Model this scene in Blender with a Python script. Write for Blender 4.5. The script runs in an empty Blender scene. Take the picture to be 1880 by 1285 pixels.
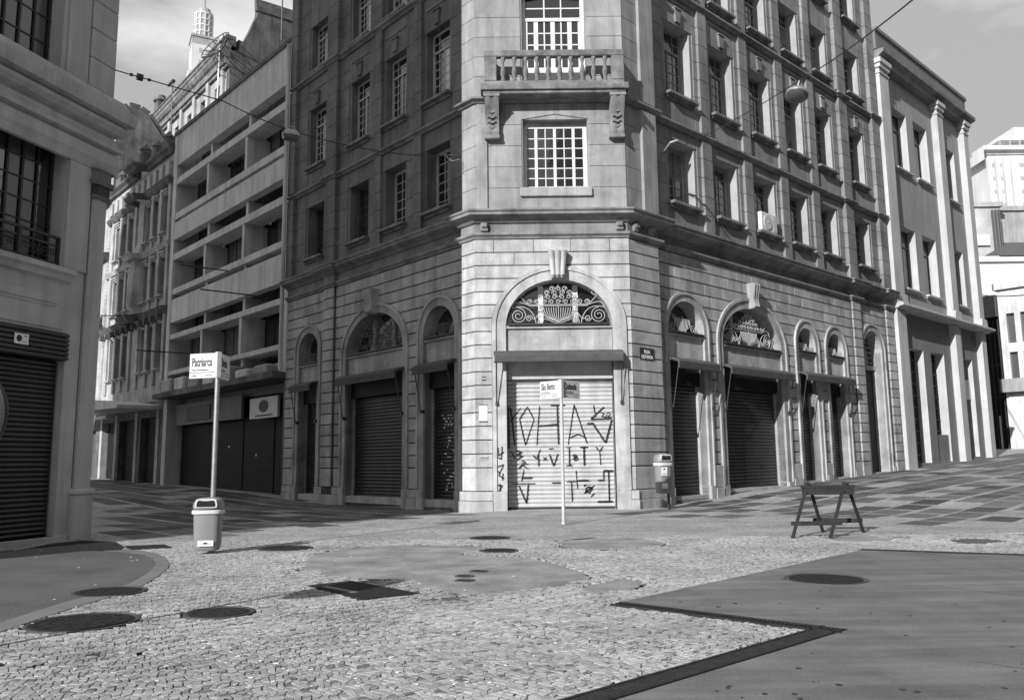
import bpy, math, random
import numpy as np
from mathutils import Matrix, Vector
from mathutils.geometry import tessellate_polygon
random.seed(7); RNG = np.random.default_rng(7)
S = bpy.context.scene
COL = S.collection

# ------------------------------------------------------------------ camera
FPX, PITCH, ROLL, EYE = 1483.387, .1365, .0115, 1.6      # focal length in px of the 1880 px wide photograph
fw = Vector((0, math.cos(PITCH), math.sin(PITCH))); rt = Vector((1, 0, 0)); dn = fw.cross(rt)
rt2 = math.cos(ROLL)*rt + math.sin(ROLL)*dn; dn2 = -math.sin(ROLL)*rt + math.cos(ROLL)*dn
cd = bpy.data.cameras.new('camera'); cam = bpy.data.objects.new('camera', cd); COL.objects.link(cam)
cd.sensor_width = 36; cd.lens = FPX/1880*36; cd.clip_start = .05; cd.clip_end = 3000
cam.matrix_world = Matrix(((rt2.x, -dn2.x, -fw.x, 0), (rt2.y, -dn2.y, -fw.y, 0), (rt2.z, -dn2.z, -fw.z, EYE), (0, 0, 0, 1)))
S.camera = cam

# ------------------------------------------------------------------ light
SUN_AZ, SUN_EL = 34.0, 24.0      # direction in which the light travels (degrees from +Y to +X) and the sun's height
SUN_STRENGTH, SKY_STRENGTH, EXPOSURE = 5.0, .074, 0.26
w = bpy.data.worlds.new('World'); S.world = w; w.use_nodes = True
nt = w.node_tree; nt.nodes.clear()
out = nt.nodes.new('ShaderNodeOutputWorld'); bg = nt.nodes.new('ShaderNodeBackground')
sky = nt.nodes.new('ShaderNodeTexSky'); sky.sky_type = 'NISHITA'; sky.sun_disc = False
sky.sun_elevation = math.radians(SUN_EL); sky.sun_rotation = math.radians(SUN_AZ+180)
bw = nt.nodes.new('ShaderNodeRGBToBW'); nt.links.new(sky.outputs[0], bw.inputs[0])
tc = nt.nodes.new('ShaderNodeTexCoord'); mp = nt.nodes.new('ShaderNodeMapping'); mp.inputs['Scale'].default_value = (1.6, 1.6, 4.0)
mp.inputs['Location'].default_value = (2.1, .7, .4)
nz = nt.nodes.new('ShaderNodeTexNoise'); nz.inputs['Scale'].default_value = 1.7; nz.inputs['Detail'].default_value = 7; nz.inputs['Roughness'].default_value = .55
cr = nt.nodes.new('ShaderNodeMapRange'); cr.inputs[1].default_value = .47; cr.inputs[2].default_value = .72
nt.links.new(tc.outputs['Generated'], mp.inputs[0]); nt.links.new(mp.outputs[0], nz.inputs['Vector']); nt.links.new(nz.outputs[0], cr.inputs[0])
mx = nt.nodes.new('ShaderNodeMath'); mx.operation = 'MULTIPLY_ADD'      # cloud cover lifts the sky
cl = nt.nodes.new('ShaderNodeMath'); cl.operation = 'MULTIPLY'; cl.inputs[1].default_value = 6.5
nt.links.new(cr.outputs[0], cl.inputs[0])
base = nt.nodes.new('ShaderNodeMath'); base.operation = 'MULTIPLY_ADD'; base.inputs[1].default_value = .12; base.inputs[2].default_value = 5.2
nt.links.new(bw.outputs[0], base.inputs[0])
ad = nt.nodes.new('ShaderNodeMath'); ad.operation = 'ADD'
nt.links.new(base.outputs[0], ad.inputs[0]); nt.links.new(cl.outputs[0], ad.inputs[1])
nt.links.new(ad.outputs[0], bg.inputs['Color']); bg.inputs['Strength'].default_value = SKY_STRENGTH
nt.links.new(bg.outputs[0], out.inputs[0])
sd = bpy.data.lights.new('sun', 'SUN'); sd.energy = SUN_STRENGTH; sd.angle = math.radians(.5); sd.color = (1, 1, 1)
sun = bpy.data.objects.new('sun', sd); COL.objects.link(sun)
ta, te = math.radians(SUN_AZ), math.radians(SUN_EL)
tdir = Vector((math.sin(ta)*math.cos(te), math.cos(ta)*math.cos(te), -math.sin(te)))
sun.rotation_euler = tdir.to_track_quat('-Z', 'Y').to_euler(); sun.location = (-30, -40, 60)
S.view_settings.view_transform = 'Standard'; S.view_settings.look = 'None'; S.view_settings.exposure = EXPOSURE; S.view_settings.gamma = 1
try: S.view_settings.use_curve_mapping = False
except Exception: pass

# ------------------------------------------------------------------ helpers: picture -> place
CAM = Vector((0, 0, EYE))
def ray(px, py): return rt2*((px-940)/FPX) + dn2*((py-642.5)/FPX) + fw
def at(px, py, Y):
    d = ray(px, py); return CAM + d*(Y/d.y)
def gpt(px, py, z=0):
    d = ray(px, py); p = CAM + d*((z-EYE)/d.z); return (p.x, p.y)

# ------------------------------------------------------------------ materials (the photograph is black and white, so greys)
def mat(name, base=.4, var=.25, scale=1.5, rough=.85, bump=.25, bscale=30., streak=0., rnd=.0, metal=0., spec=.5, blotch=0., fine=.0, attr=None, sscale=(2.2, 2.2, .22)):
    m = bpy.data.materials.new(name); m.use_nodes = True; n = m.node_tree; L = n.links
    b = n.nodes['Principled BSDF']; b.inputs['Roughness'].default_value = rough; b.inputs['Metallic'].default_value = metal
    b.inputs['Specular IOR Level'].default_value = spec
    t = n.nodes.new('ShaderNodeTexCoord')
    def noise(sc, det=5, mapping=None, r=.6):
        q = n.nodes.new('ShaderNodeTexNoise'); q.inputs['Scale'].default_value = sc; q.inputs['Detail'].default_value = det; q.inputs['Roughness'].default_value = r
        if mapping:
            mm = n.nodes.new('ShaderNodeMapping'); mm.inputs['Scale'].default_value = mapping; L.new(t.outputs['Object'], mm.inputs[0]); L.new(mm.outputs[0], q.inputs['Vector'])
        else: L.new(t.outputs['Object'], q.inputs['Vector'])
        return q.outputs[0]
    def mr(src, a, b_, c, d):
        q = n.nodes.new('ShaderNodeMapRange'); L.new(src, q.inputs[0])
        for i, v in enumerate((a, b_, c, d)): q.inputs[i+1].default_value = v
        return q.outputs[0]
    def mul(a, b_):
        q = n.nodes.new('ShaderNodeMath'); q.operation = 'MULTIPLY'; L.new(a, q.inputs[0])
        if isinstance(b_, float): q.inputs[1].default_value = b_
        else: L.new(b_, q.inputs[1])
        return q.outputs[0]
    v = mr(noise(scale), .3, .7, base*(1-var), base*(1+var))
    if streak: v = mul(v, mr(noise(1., 6, sscale, .65), .42, .68, 1., 1-streak))
    if blotch: v = mul(v, mr(noise(scale*.45, 6, None, .7), .5, .66, 1., 1-blotch))
    if fine: v = mul(v, mr(noise(bscale*1.7, 3), .35, .65, 1-fine, 1+fine))
    if rnd:
        o = n.nodes.new('ShaderNodeObjectInfo'); v = mul(v, mr(o.outputs['Random'], 0., 1., 1-rnd, 1+rnd))
    if attr:
        a = n.nodes.new('ShaderNodeAttribute'); a.attribute_name = attr; v = mul(v, a.outputs['Fac'])
    L.new(v, b.inputs['Base Color'])
    if bump:
        bp = n.nodes.new('ShaderNodeBump'); bp.inputs['Strength'].default_value = bump; bp.inputs['Distance'].default_value = .02
        L.new(noise(bscale, 6), bp.inputs['Height']); L.new(bp.outputs[0], b.inputs['Normal'])
    return m
M = {}
M['granite'] = mat('granite', .41, .2, 1.3, .85, .4, 20, streak=.34, rnd=.15, blotch=.36, fine=.09)
M['granite_dark'] = mat('granite_plinth', .40, .2, 1.5, .75, .3, 22, streak=.3, rnd=.08, blotch=.3, fine=.08)
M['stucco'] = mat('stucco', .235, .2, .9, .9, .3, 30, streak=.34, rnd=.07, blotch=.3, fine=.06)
M['moulding'] = mat('moulding', .24, .25, 1.2, .9, .3, 30, streak=.4, blotch=.4, fine=.06)
M['stucco_shaded'] = mat('shaded_stucco', .17, .22, .9, .9, .3, 30, streak=.4, rnd=.07, blotch=.35, fine=.06)  # stucco darkened for the left facade, its shade put into the colour
M['granite_shaded'] = mat('shaded_granite', .38, .22, 1.3, .8, .35, 22, streak=.35, rnd=.12, blotch=.35, fine=.07)  # granite copy for the left facade, shade painted into the tone
M['frame_grey'] = mat('grey_window_paint', .20, .2, 3, .7, .1, 40)
M['stucco_bay'] = mat('bay_stucco', .30, .2, .9, .9, .3, 30, streak=.34, rnd=.07, blotch=.32, fine=.06)  # paler stucco copy for the bay, sunlight put into the colour
M['reveal'] = mat('sunlit_reveal', .36, .12, 2, .85, .2, 30, streak=.2, blotch=.15)  # right facade jambs, the sun they catch painted in as a paler tone
M['granite_bay'] = mat('granite_bay', .45, .2, 1.3, .85, .45, 20, streak=.36, rnd=.13, blotch=.36, fine=.1)  # paler granite copy for the bay front, sunlight added in the colour
M['iron_mid'] = mat('dull_iron', .09, .2, 8, .6, .1, 60)
M['joint'] = mat('wall_core', .06, .2, 2, .95, .2, 30)
M['white'] = mat('white_paint', .62, .06, 3, .55, .05, 40)
M['white_old'] = mat('old_white_paint', .45, .15, 3, .7, .1, 40, streak=.15)
M['wood_dark'] = mat('dark_frame', .05, .3, 3, .6, .1, 40)
M['iron'] = mat('black_iron', .03, .3, 8, .5, .1, 60)
M['iron_pale'] = mat('painted_iron', .42, .2, 8, .6, .1, 60)
M['awning'] = mat('awning_fabric', .075, .2, 4, .85, .1, 60, streak=.2)
M['shutter_dark'] = mat('dark_shutter', .045, .3, 2, .36, .08, 30, streak=.3, metal=.3)
M['shutter_black'] = mat('black_shutter', .014, .3, 2, .6, .08, 30, streak=.2, spec=.25)
M['shutter_white'] = mat('white_shutter', .50, .1, 2, .5, .05, 30, streak=.2, blotch=.2)
M['grimy'] = mat('grimy_moulding', .20, .45, 2.2, .9, .5, 18, streak=.35, blotch=.4, fine=.1)
M['paint_black'] = mat('spray_paint', .012, .2, 5, .6, 0)
M['paint_soft'] = mat('spray_paint_faded', .05, .2, 5, .7, 0)
M['concrete'] = mat('concrete_paint', .58, .12, .8, .85, .2, 18, streak=.3, blotch=.15)
M['concrete_dark'] = mat('weathered_wall', .13, .5, .7, .9, .3, 14, streak=.5, blotch=.4)
M['cream'] = mat('cream_render', .30, .1, .5, .9, .15, 25, streak=.22, blotch=.12)
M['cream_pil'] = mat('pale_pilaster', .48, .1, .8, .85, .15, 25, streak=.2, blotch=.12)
M['grey_render'] = mat('grey_render', .20, .12, .8, .85, .2, 25, streak=.15, blotch=.2)
M['nb_paint'] = mat('near_building_paint', .45, .1, .8, .7, .12, 30, streak=.28, blotch=.14, fine=.04)
M['nb_dark'] = mat('near_building_dark', .16, .12, .8, .7, .1, 40, streak=.2)
M['ornate'] = mat('old_render', .42, .25, 1.0, .9, .3, 20, streak=.35, blotch=.3)
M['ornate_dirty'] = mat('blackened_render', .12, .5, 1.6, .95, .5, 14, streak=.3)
M['ruin'] = mat('peeling_wall', .17, .55, .55, .95, .5, 4, blotch=.65, streak=.4, fine=.15)
M['far_white'] = mat('distant_white', .62, .12, .12, .9, 0, streak=.2, sscale=(.3, .3, .05))  # own white of the distant buildings
M['far_grey'] = mat('far_grey', .35, .25, .2, .9, .0, streak=.3)
M['metal_grey'] = mat('galvanised', .33, .15, 6, .45, .05, 60, metal=.5)
M['bin'] = mat('bin_plastic', .22, .06, 3, .45, .03, 60, streak=.08)
M['bin_light'] = mat('bin_rim_plastic', .55, .06, 3, .45, .03, 60)
M['bin_dark'] = mat('bin_side_plastic', .05, .2, 3, .5, .03, 60)
M['sticker'] = mat('sticker', .8, .03, 3, .5, 0)
M['ink'] = mat('ink', .03, .1, 3, .6, 0)
M['sign_white'] = mat('sign_white', .55, .05, 3, .4, 0)
M['sign_grey'] = mat('sign_grey', .52, .1, 3, .4, 0)
M['wood_grey'] = mat('painted_wood', .022, .35, 5, .8, .3, 40, streak=.3)
M['mottle'] = mat('mottled_concrete', .42, .5, .12, .95, .3, 4, blotch=.5, fine=.2)
M['black'] = mat('black_void', .008, .1, 2, .9, 0)
M['roof'] = mat('roof_tile', .08, .3, 2, .9, .3, 20)
M['cast_iron'] = mat('cast_iron', .022, .35, 9, .8, .5, 60, rnd=.15, spec=.25)
M['rim_iron'] = mat('worn_iron_rim', .09, .3, 9, .55, .4, 60, metal=.4)
M['pane_reflection'] = mat('blind_or_reflection', .62, .12, 3, .8, 0, streak=.25, sscale=(8, 8, .3))  # pale sheet on left windows, a sky reflection painted as colour
M['asphalt'] = mat('asphalt', .10, .22, .9, .9, .8, 45, blotch=.25, fine=.22)
M['mortar'] = mat('worn_mortar', .27, .35, 1.6, .9, .9, 38, blotch=.22, fine=.2)
M['curb'] = mat('concrete_kerb', .17, .12, 1.2, .85, .3, 30, blotch=.15)
M['slab'] = mat('smooth_concrete', .13, .2, 1.2, .8, .4, 45, blotch=.26, fine=.16, streak=-.5, sscale=(.35, 3.0, 1))
M['cobble'] = mat('cobble_stone', .335, .24, .8, .85, .2, 60, attr='tone', blotch=.28, fine=.12)
M['cobble_one'] = mat('cobble_stone_near', .325, .2, .8, .85, .2, 60, rnd=.22, fine=.12)
M['paver'] = mat('paving_slab', .11, .3, 1.4, .7, .3, 40, rnd=.55, fine=.12, blotch=.2, spec=.3)
M['curtain'] = mat('curtain', .16, .2, 3, .9, 0, streak=.5, sscale=(9, 9, .1))
def glass(name, col=.02, rough=.08):
    m = bpy.data.materials.new(name); m.use_nodes = True; n = m.node_tree; b = n.nodes['Principled BSDF']
    b.inputs['Roughness'].default_value = rough; b.inputs['Specular IOR Level'].default_value = .5; b.inputs['IOR'].default_value = 1.9
    o = n.nodes.new('ShaderNodeObjectInfo'); q = n.nodes.new('ShaderNodeMapRange'); q.inputs[3].default_value = col*.6; q.inputs[4].default_value = col*1.6
    n.links.new(o.outputs['Random'], q.inputs[0]); n.links.new(q.outputs[0], b.inputs['Base Color'])
    t = n.nodes.new('ShaderNodeTexCoord'); z = n.nodes.new('ShaderNodeTexNoise'); z.inputs['Scale'].default_value = 1.3
    bp = n.nodes.new('ShaderNodeBump'); bp.inputs['Strength'].default_value = .25; bp.inputs['Distance'].default_value = .05
    n.links.new(t.outputs['Object'], z.inputs['Vector']); n.links.new(z.outputs[0], bp.inputs['Height']); n.links.new(bp.outputs[0], b.inputs['Normal'])
    return m
M['glass'] = glass('window_glass'); M['glass_dim'] = glass('dusty_glass', .05, .3)

# pavement joint material: dark soil between stones, and pale mosaic texture where the stones get too small to build
def ground_mat():
    m = bpy.data.materials.new('mosaic_ground'); m.use_nodes = True; n = m.node_tree; L = n.links; b = n.nodes['Principled BSDF']
    b.inputs['Roughness'].default_value = .85
    g = n.nodes.new('ShaderNodeNewGeometry')
    v = n.nodes.new('ShaderNodeTexVoronoi'); v.feature = 'DISTANCE_TO_EDGE'; v.inputs['Scale'].default_value = 11; v.inputs['Randomness'].default_value = .7
    L.new(g.outputs['Position'], v.inputs['Vector'])
    vc = n.nodes.new('ShaderNodeTexVoronoi'); vc.inputs['Scale'].default_value = 11; vc.inputs['Randomness'].default_value = .7; L.new(g.outputs['Position'], vc.inputs['Vector'])
    e = n.nodes.new('ShaderNodeMapRange'); e.inputs[1].default_value = .0; e.inputs[2].default_value = .07; e.inputs[3].default_value = .5; e.inputs[4].default_value = 1; L.new(v.outputs[0], e.inputs[0])
    z = n.nodes.new('ShaderNodeTexNoise'); z.inputs['Scale'].default_value = .5; z.inputs['Detail'].default_value = 8; z.inputs['Roughness'].default_value = .65; L.new(g.outputs['Position'], z.inputs['Vector'])
    zr = n.nodes.new('ShaderNodeMapRange'); zr.inputs[1].default_value = .35; zr.inputs[2].default_value = .65; zr.inputs[3].default_value = .26; zr.inputs[4].default_value = .44; L.new(z.outputs[0], zr.inputs[0])
    s = n.nodes.new('ShaderNodeSeparateColor'); L.new(vc.outputs['Color'], s.inputs[0])
    sr = n.nodes.new('ShaderNodeMapRange'); sr.inputs[3].default_value = .8; sr.inputs[4].default_value = 1.15; L.new(s.outputs[0], sr.inputs[0])
    a1 = n.nodes.new('ShaderNodeMath'); a1.operation = 'MULTIPLY'; L.new(e.outputs[0], a1.inputs[0]); L.new(zr.outputs[0], a1.inputs[1])
    a2 = n.nodes.new('ShaderNodeMath'); a2.operation = 'MULTIPLY'; L.new(a1.outputs[0], a2.inputs[0]); L.new(sr.outputs[0], a2.inputs[1])
    L.new(a2.outputs[0], b.inputs['Base Color'])
    bp = n.nodes.new('ShaderNodeBump'); bp.inputs['Distance'].default_value = .03; bp.inputs['Strength'].default_value = .6; L.new(e.outputs[0], bp.inputs['Height']); L.new(bp.outputs[0], b.inputs['Normal'])
    return m
M['mosaic'] = ground_mat()
M['soil'] = mat('joint_soil', .04, .3, 3, .95, .3, 40)

# ------------------------------------------------------------------ object helpers
WM = {}
def link(o, parent=None, W=None, label=None, cat=None, group=None, kind=None):
    COL.objects.link(o); W = W or Matrix()
    if parent: o.parent = parent; o.matrix_basis = WM[parent.name].inverted() @ W
    else: o.matrix_basis = W
    WM[o.name] = W.copy()
    if label: o['label'] = label
    if cat: o['category'] = cat
    if group: o['group'] = group
    if kind: o['kind'] = kind
    return o
def thing(name, label, cat, loc=(0, 0, 0), group=None):
    return link(bpy.data.objects.new(name, None), None, Matrix.Translation(Vector(loc)), label, cat, group)
class MB:
    def __init__(s): s.v = []; s.f = []
    def add(s, vs, fs):
        n = len(s.v); s.v += [tuple(p) for p in vs]; s.f += [tuple(i+n for i in q) for q in fs]; return s
    def box(s, x0, x1, y0, y1, z0, z1, b=0):
        if b:
            X, Y, Z = (x0, x1), (y0, y1), (z0, z1); vs = []; 
            # chamfered box: 24 verts
            idx = {}
            for i in (0, 1):
                for j in (0, 1):
                    for k in (0, 1):
                        sx, sy, sz = (b if i == 0 else -b), (b if j == 0 else -b), (b if k == 0 else -b)
                        idx[i, j, k, 0] = len(vs); vs.append((X[i], Y[j]+sy, Z[k]+sz))
                        idx[i, j, k, 1] = len(vs); vs.append((X[i]+sx, Y[j], Z[k]+sz))
                        idx[i, j, k, 2] = len(vs); vs.append((X[i]+sx, Y[j]+sy, Z[k]))
            fs = []
            for i in (0, 1): fs.append([idx[i, 0, 0, 0], idx[i, 1, 0, 0], idx[i, 1, 1, 0], idx[i, 0, 1, 0]])
            for j in (0, 1): fs.append([idx[0, j, 0, 1], idx[1, j, 0, 1], idx[1, j, 1, 1], idx[0, j, 1, 1]])
            for k in (0, 1): fs.append([idx[0, 0, k, 2], idx[1, 0, k, 2], idx[1, 1, k, 2], idx[0, 1, k, 2]])
            for k in (0, 1):
                for i in (0, 1): fs.append([idx[i, 0, k, 0], idx[i, 1, k, 0], idx[i, 1, k, 2], idx[i, 0, k, 2]])
                for j in (0, 1): fs.append([idx[0, j, k, 1], idx[1, j, k, 1], idx[1, j, k, 2], idx[0, j, k, 2]])
            for i in (0, 1):
                for j in (0, 1): fs.append([idx[i, j, 0, 0], idx[i, j, 1, 0], idx[i, j, 1, 1], idx[i, j, 0, 1]])
            for k8 in [(i, j, k) for i in (0, 1) for j in (0, 1) for k in (0, 1)]: fs.append([idx[(*k8, 0)], idx[(*k8, 1)], idx[(*k8, 2)]])
            return s.add(vs, fs)
        return s.add([(x0, y0, z0), (x1, y0, z0), (x1, y1, z0), (x0, y1, z0), (x0, y0, z1), (x1, y0, z1), (x1, y1, z1), (x0, y1, z1)],
                     [(0, 3, 2, 1), (4, 5, 6, 7), (0, 1, 5, 4), (1, 2, 6, 5), (2, 3, 7, 6), (3, 0, 4, 7)])
    def obox(s, c, ax, ay, az, hx, hy, hz):       # oriented box
        c, ax, ay, az = map(Vector, (c, ax, ay, az)); P = []
        for k in (-1, 1):
            for i, j in ((-1, -1), (1, -1), (1, 1), (-1, 1)): P.append(c+ax*hx*i+ay*hy*j+az*hz*k)
        return s.add(P, [(0, 3, 2, 1), (4, 5, 6, 7), (0, 1, 5, 4), (1, 2, 6, 5), (2, 3, 7, 6), (3, 0, 4, 7)])
    def bar(s, a, b, w, d, up=(0, 0, 1)):
        a, b = Vector(a), Vector(b); x = (b-a); l = x.length; x.normalize(); u = Vector(up)
        y = u.cross(x); y = y.normalized() if y.length > 1e-4 else Vector((0, 1, 0)); z = x.cross(y)
        return s.obox((a+b)/2, x, y, z, l/2, w/2, d/2)
    def prism(s, poly, y0, y1):                    # polygon in x,z extruded in y
        n = len(poly); return s.add([(p[0], y0, p[1]) for p in poly]+[(p[0], y1, p[1]) for p in poly],
            [tuple(range(n)), tuple(range(2*n-1, n-1, -1))]+[(i, i+n, (i+1) % n+n, (i+1) % n) for i in range(n)])
    def zprism(s, poly, z0, z1):
        n = len(poly); f0 = z0 if callable(z0) else (lambda x, y: z0); f1 = z1 if callable(z1) else (lambda x, y: z1)
        return s.add([(p[0], p[1], f0(*p)) for p in poly]+[(p[0], p[1], f1(*p)) for p in poly],
            [tuple(range(n-1, -1, -1)), tuple(range(n, 2*n))]+[(i, (i+1) % n, (i+1) % n+n, i+n) for i in range(n)])
    def tube(s, pts, r, n=6, closed=False):
        pts = [Vector(p) for p in pts]; k = len(pts); rs = r if isinstance(r, (list, tuple)) else [r]*k; vs = []; fs = []; up = None
        for i, p in enumerate(pts):
            t = (pts[min(i+1, k-1)]-pts[max(i-1, 0)]).normalized()
            if up is None: up = Vector((0, 0, 1)) if abs(t.z) < .9 else Vector((1, 0, 0))
            a = up-t*up.dot(t)
            if a.length < 1e-4: a = t.orthogonal()
            a.normalize(); b = t.cross(a); up = a
            for j in range(n): an = 2*math.pi*j/n; vs.append(p+(a*math.cos(an)+b*math.sin(an))*rs[i])
        for i in range(k-1):
            for j in range(n): fs.append((i*n+j, i*n+(j+1) % n, (i+1)*n+(j+1) % n, (i+1)*n+j))
        fs.append(tuple(range(n-1, -1, -1))); fs.append(tuple((k-1)*n+j for j in range(n)))
        return s.add(vs, fs)
    def lathe(s, prof, n=16, c=(0, 0, 0)):         # (r,z)
        vs = []; fs = []
        for r, z in prof:
            for j in range(n): an = 2*math.pi*j/n; vs.append((c[0]+r*math.cos(an), c[1]+r*math.sin(an), c[2]+z))
        for i in range(len(prof)-1):
            for j in range(n): fs.append((i*n+j, i*n+(j+1) % n, (i+1)*n+(j+1) % n, (i+1)*n+j))
        fs.append(tuple(range(n-1, -1, -1))); fs.append(tuple((len(prof)-1)*n+j for j in range(n)))
        return s.add(vs, fs)
    def rings(s, R, cap=True):
        n = len(R[0]); vs = [p for r in R for p in r]; fs = []
        for i in range(len(R)-1):
            for j in range(n): fs.append((i*n+j, i*n+(j+1) % n, (i+1)*n+(j+1) % n, (i+1)*n+j))
        if cap: fs.append(tuple(range(n-1, -1, -1))); fs.append(tuple((len(R)-1)*n+j for j in range(n)))
        return s.add(vs, fs)
    def mesh(s, name, m, smooth=False):
        me = bpy.data.meshes.new(name); me.from_pydata(s.v, [], s.f); me.materials.append(m)
        if smooth:
            me.polygons.foreach_set('use_smooth', [True]*len(me.polygons))
        me.validate(); me.update(); return me
    def build(s, name, m, parent=None, W=None, smooth=False, **kw):
        if smooth:
            me = s.mesh(name, m, True)
            try: me.set_sharp_from_angle(angle=math.radians(38))
            except Exception: pass
        else: me = s.mesh(name, m)
        return link(bpy.data.objects.new(name, me), parent, W, **kw)
def inst(name, me, parent, W, **kw): return link(bpy.data.objects.new(name, me), parent, W, **kw)
T = Matrix.Translation
def frame(P, xdir):      # facade frame: x along the wall left to right, y into the wall, z up
    x = Vector((xdir[0], xdir[1], 0)).normalized(); y = Vector((0, 0, 1)).cross(x)
    return Matrix(((x.x, y.x, 0, P[0]), (x.y, y.y, 0, P[1]), (x.z, y.z, 1, P[2] if len(P) > 2 else 0), (0, 0, 0, 1)))
def text(body, size, parent, W, m, name='lettering', xs=1., depth=.002, align='LEFT', bold=0.):
    c = bpy.data.curves.new(name, 'FONT'); c.body = body; c.size = size; c.extrude = depth; c.align_x = align; c.offset = bold
    tmp = bpy.data.objects.new('tmp_text', c); COL.objects.link(tmp)
    dg = bpy.context.evaluated_depsgraph_get(); me = bpy.data.meshes.new_from_object(tmp.evaluated_get(dg)); bpy.data.objects.remove(tmp)
    R = Matrix(((xs, 0, 0, 0), (0, 0, -1, 0), (0, 1, 0, 0), (0, 0, 0, 1)))       # text plane -> x,z of a facade frame
    me.transform(R); me.materials.clear(); me.materials.append(m); return link(bpy.data.objects.new(name, me), parent, W)

# ------------------------------------------------------------------ frames of the street walls
aL, aR = -.7392, .83
uL = Vector((math.sin(aL), math.cos(aL), 0)); uR = Vector((math.sin(aR), math.cos(aR), 0))
nL = Vector((-math.cos(aL), math.sin(aL), 0)); nR = Vector((math.cos(aR), -math.sin(aR), 0))
YC = 27.; CX0, CX1, STEP = -1.2, 4.0, .22
CLf = Vector((CX0, YC, 0)); CRf = Vector((CX1, YC, 0)); PL = CLf-nL*STEP; PR = CRf-nR*STEP
F_C = frame((0, YC), (1, 0)); F_R = frame(PR, uR); F_L = frame(PL, -uL); F_Rb = frame(CRf, uR); F_Lb = frame(CLf, -uL)
def sm(x): return 0 if x <= 0 else x
def g(x, y):
    sR = (x-PR.x)*uR.x+(y-PR.y)*uR.y; sL = (x-PL.x)*uL.x+(y-PL.y)*uL.y
    r = 0
    if sR > 0: r += .043*sR*min(1, sR/6)
    if sL > 10: r += .021*(sL-10)
    if sL > -2 and x < -1: r -= .10*min(1, (sL+2)/4)*min(1, max(0, (y-20)/4))*max(0, min(1, (18-sL)/6))
    return r

# ------------------------------------------------------------------ facade builders
def arch(c, w, zb, zs, zt, n=14):        # opening outline: half width w, bottom zb, spring zs, top zt (counterclockwise in x,z)
    pts = [(c-w, zb), (c+w, zb)]
    for i in range(n+1):
        a = math.pi*i/n; pts.append((c+w*math.cos(a), zs+(zt-zs)*math.sin(a)))
    return pts
def rect(x0, x1, z0, z1): return [(x0, z0), (x1, z0), (x1, z1), (x0, z1)]
def wall(F, outer, holes, rd, m, parent, name='wall', edge=0., rm=None, **kw):
    b = MB(); rbs = []; allp = [outer]+holes
    tris = tessellate_polygon([[Vector((p[0], p[1], 0)) for p in q] for q in allp]); flat = [p for q in allp for p in q]
    b.add([(p[0], 0, p[1]) for p in flat], tris)
    for h in holes:
        n = len(h); rb = MB() if rm else b; rbs += [rb] if rm else []; rb.add([(p[0], 0, p[1]) for p in h]+[(p[0], rd, p[1]) for p in h], [(i, i+n, (i+1) % n+n, (i+1) % n) for i in range(n)])
    if edge:
        n = len(outer); b.add([(p[0], 0, p[1]) for p in outer]+[(p[0], edge, p[1]) for p in outer], [(i, (i+1) % n, (i+1) % n+n, i+n) for i in range(n)])
    o_ = b.build(name, m, parent, F, **kw)
    for rb in rbs: rb.build('window_reveal', rm, o_, F)
    return o_
def arch_w(c, w, zs, zt, pad=0.):
    def f(z):
        if z <= zs: return w
        if z >= zt: return 0.
        return w*math.sqrt(max(0, 1-((z-zs)/(zt-zs))**2))
    return (c, f)
def rect_w(x0, x1, z0, z1): return ((x0+x1)/2, lambda z: (x1-x0)/2 if z0 <= z <= z1 else 0.)
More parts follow.
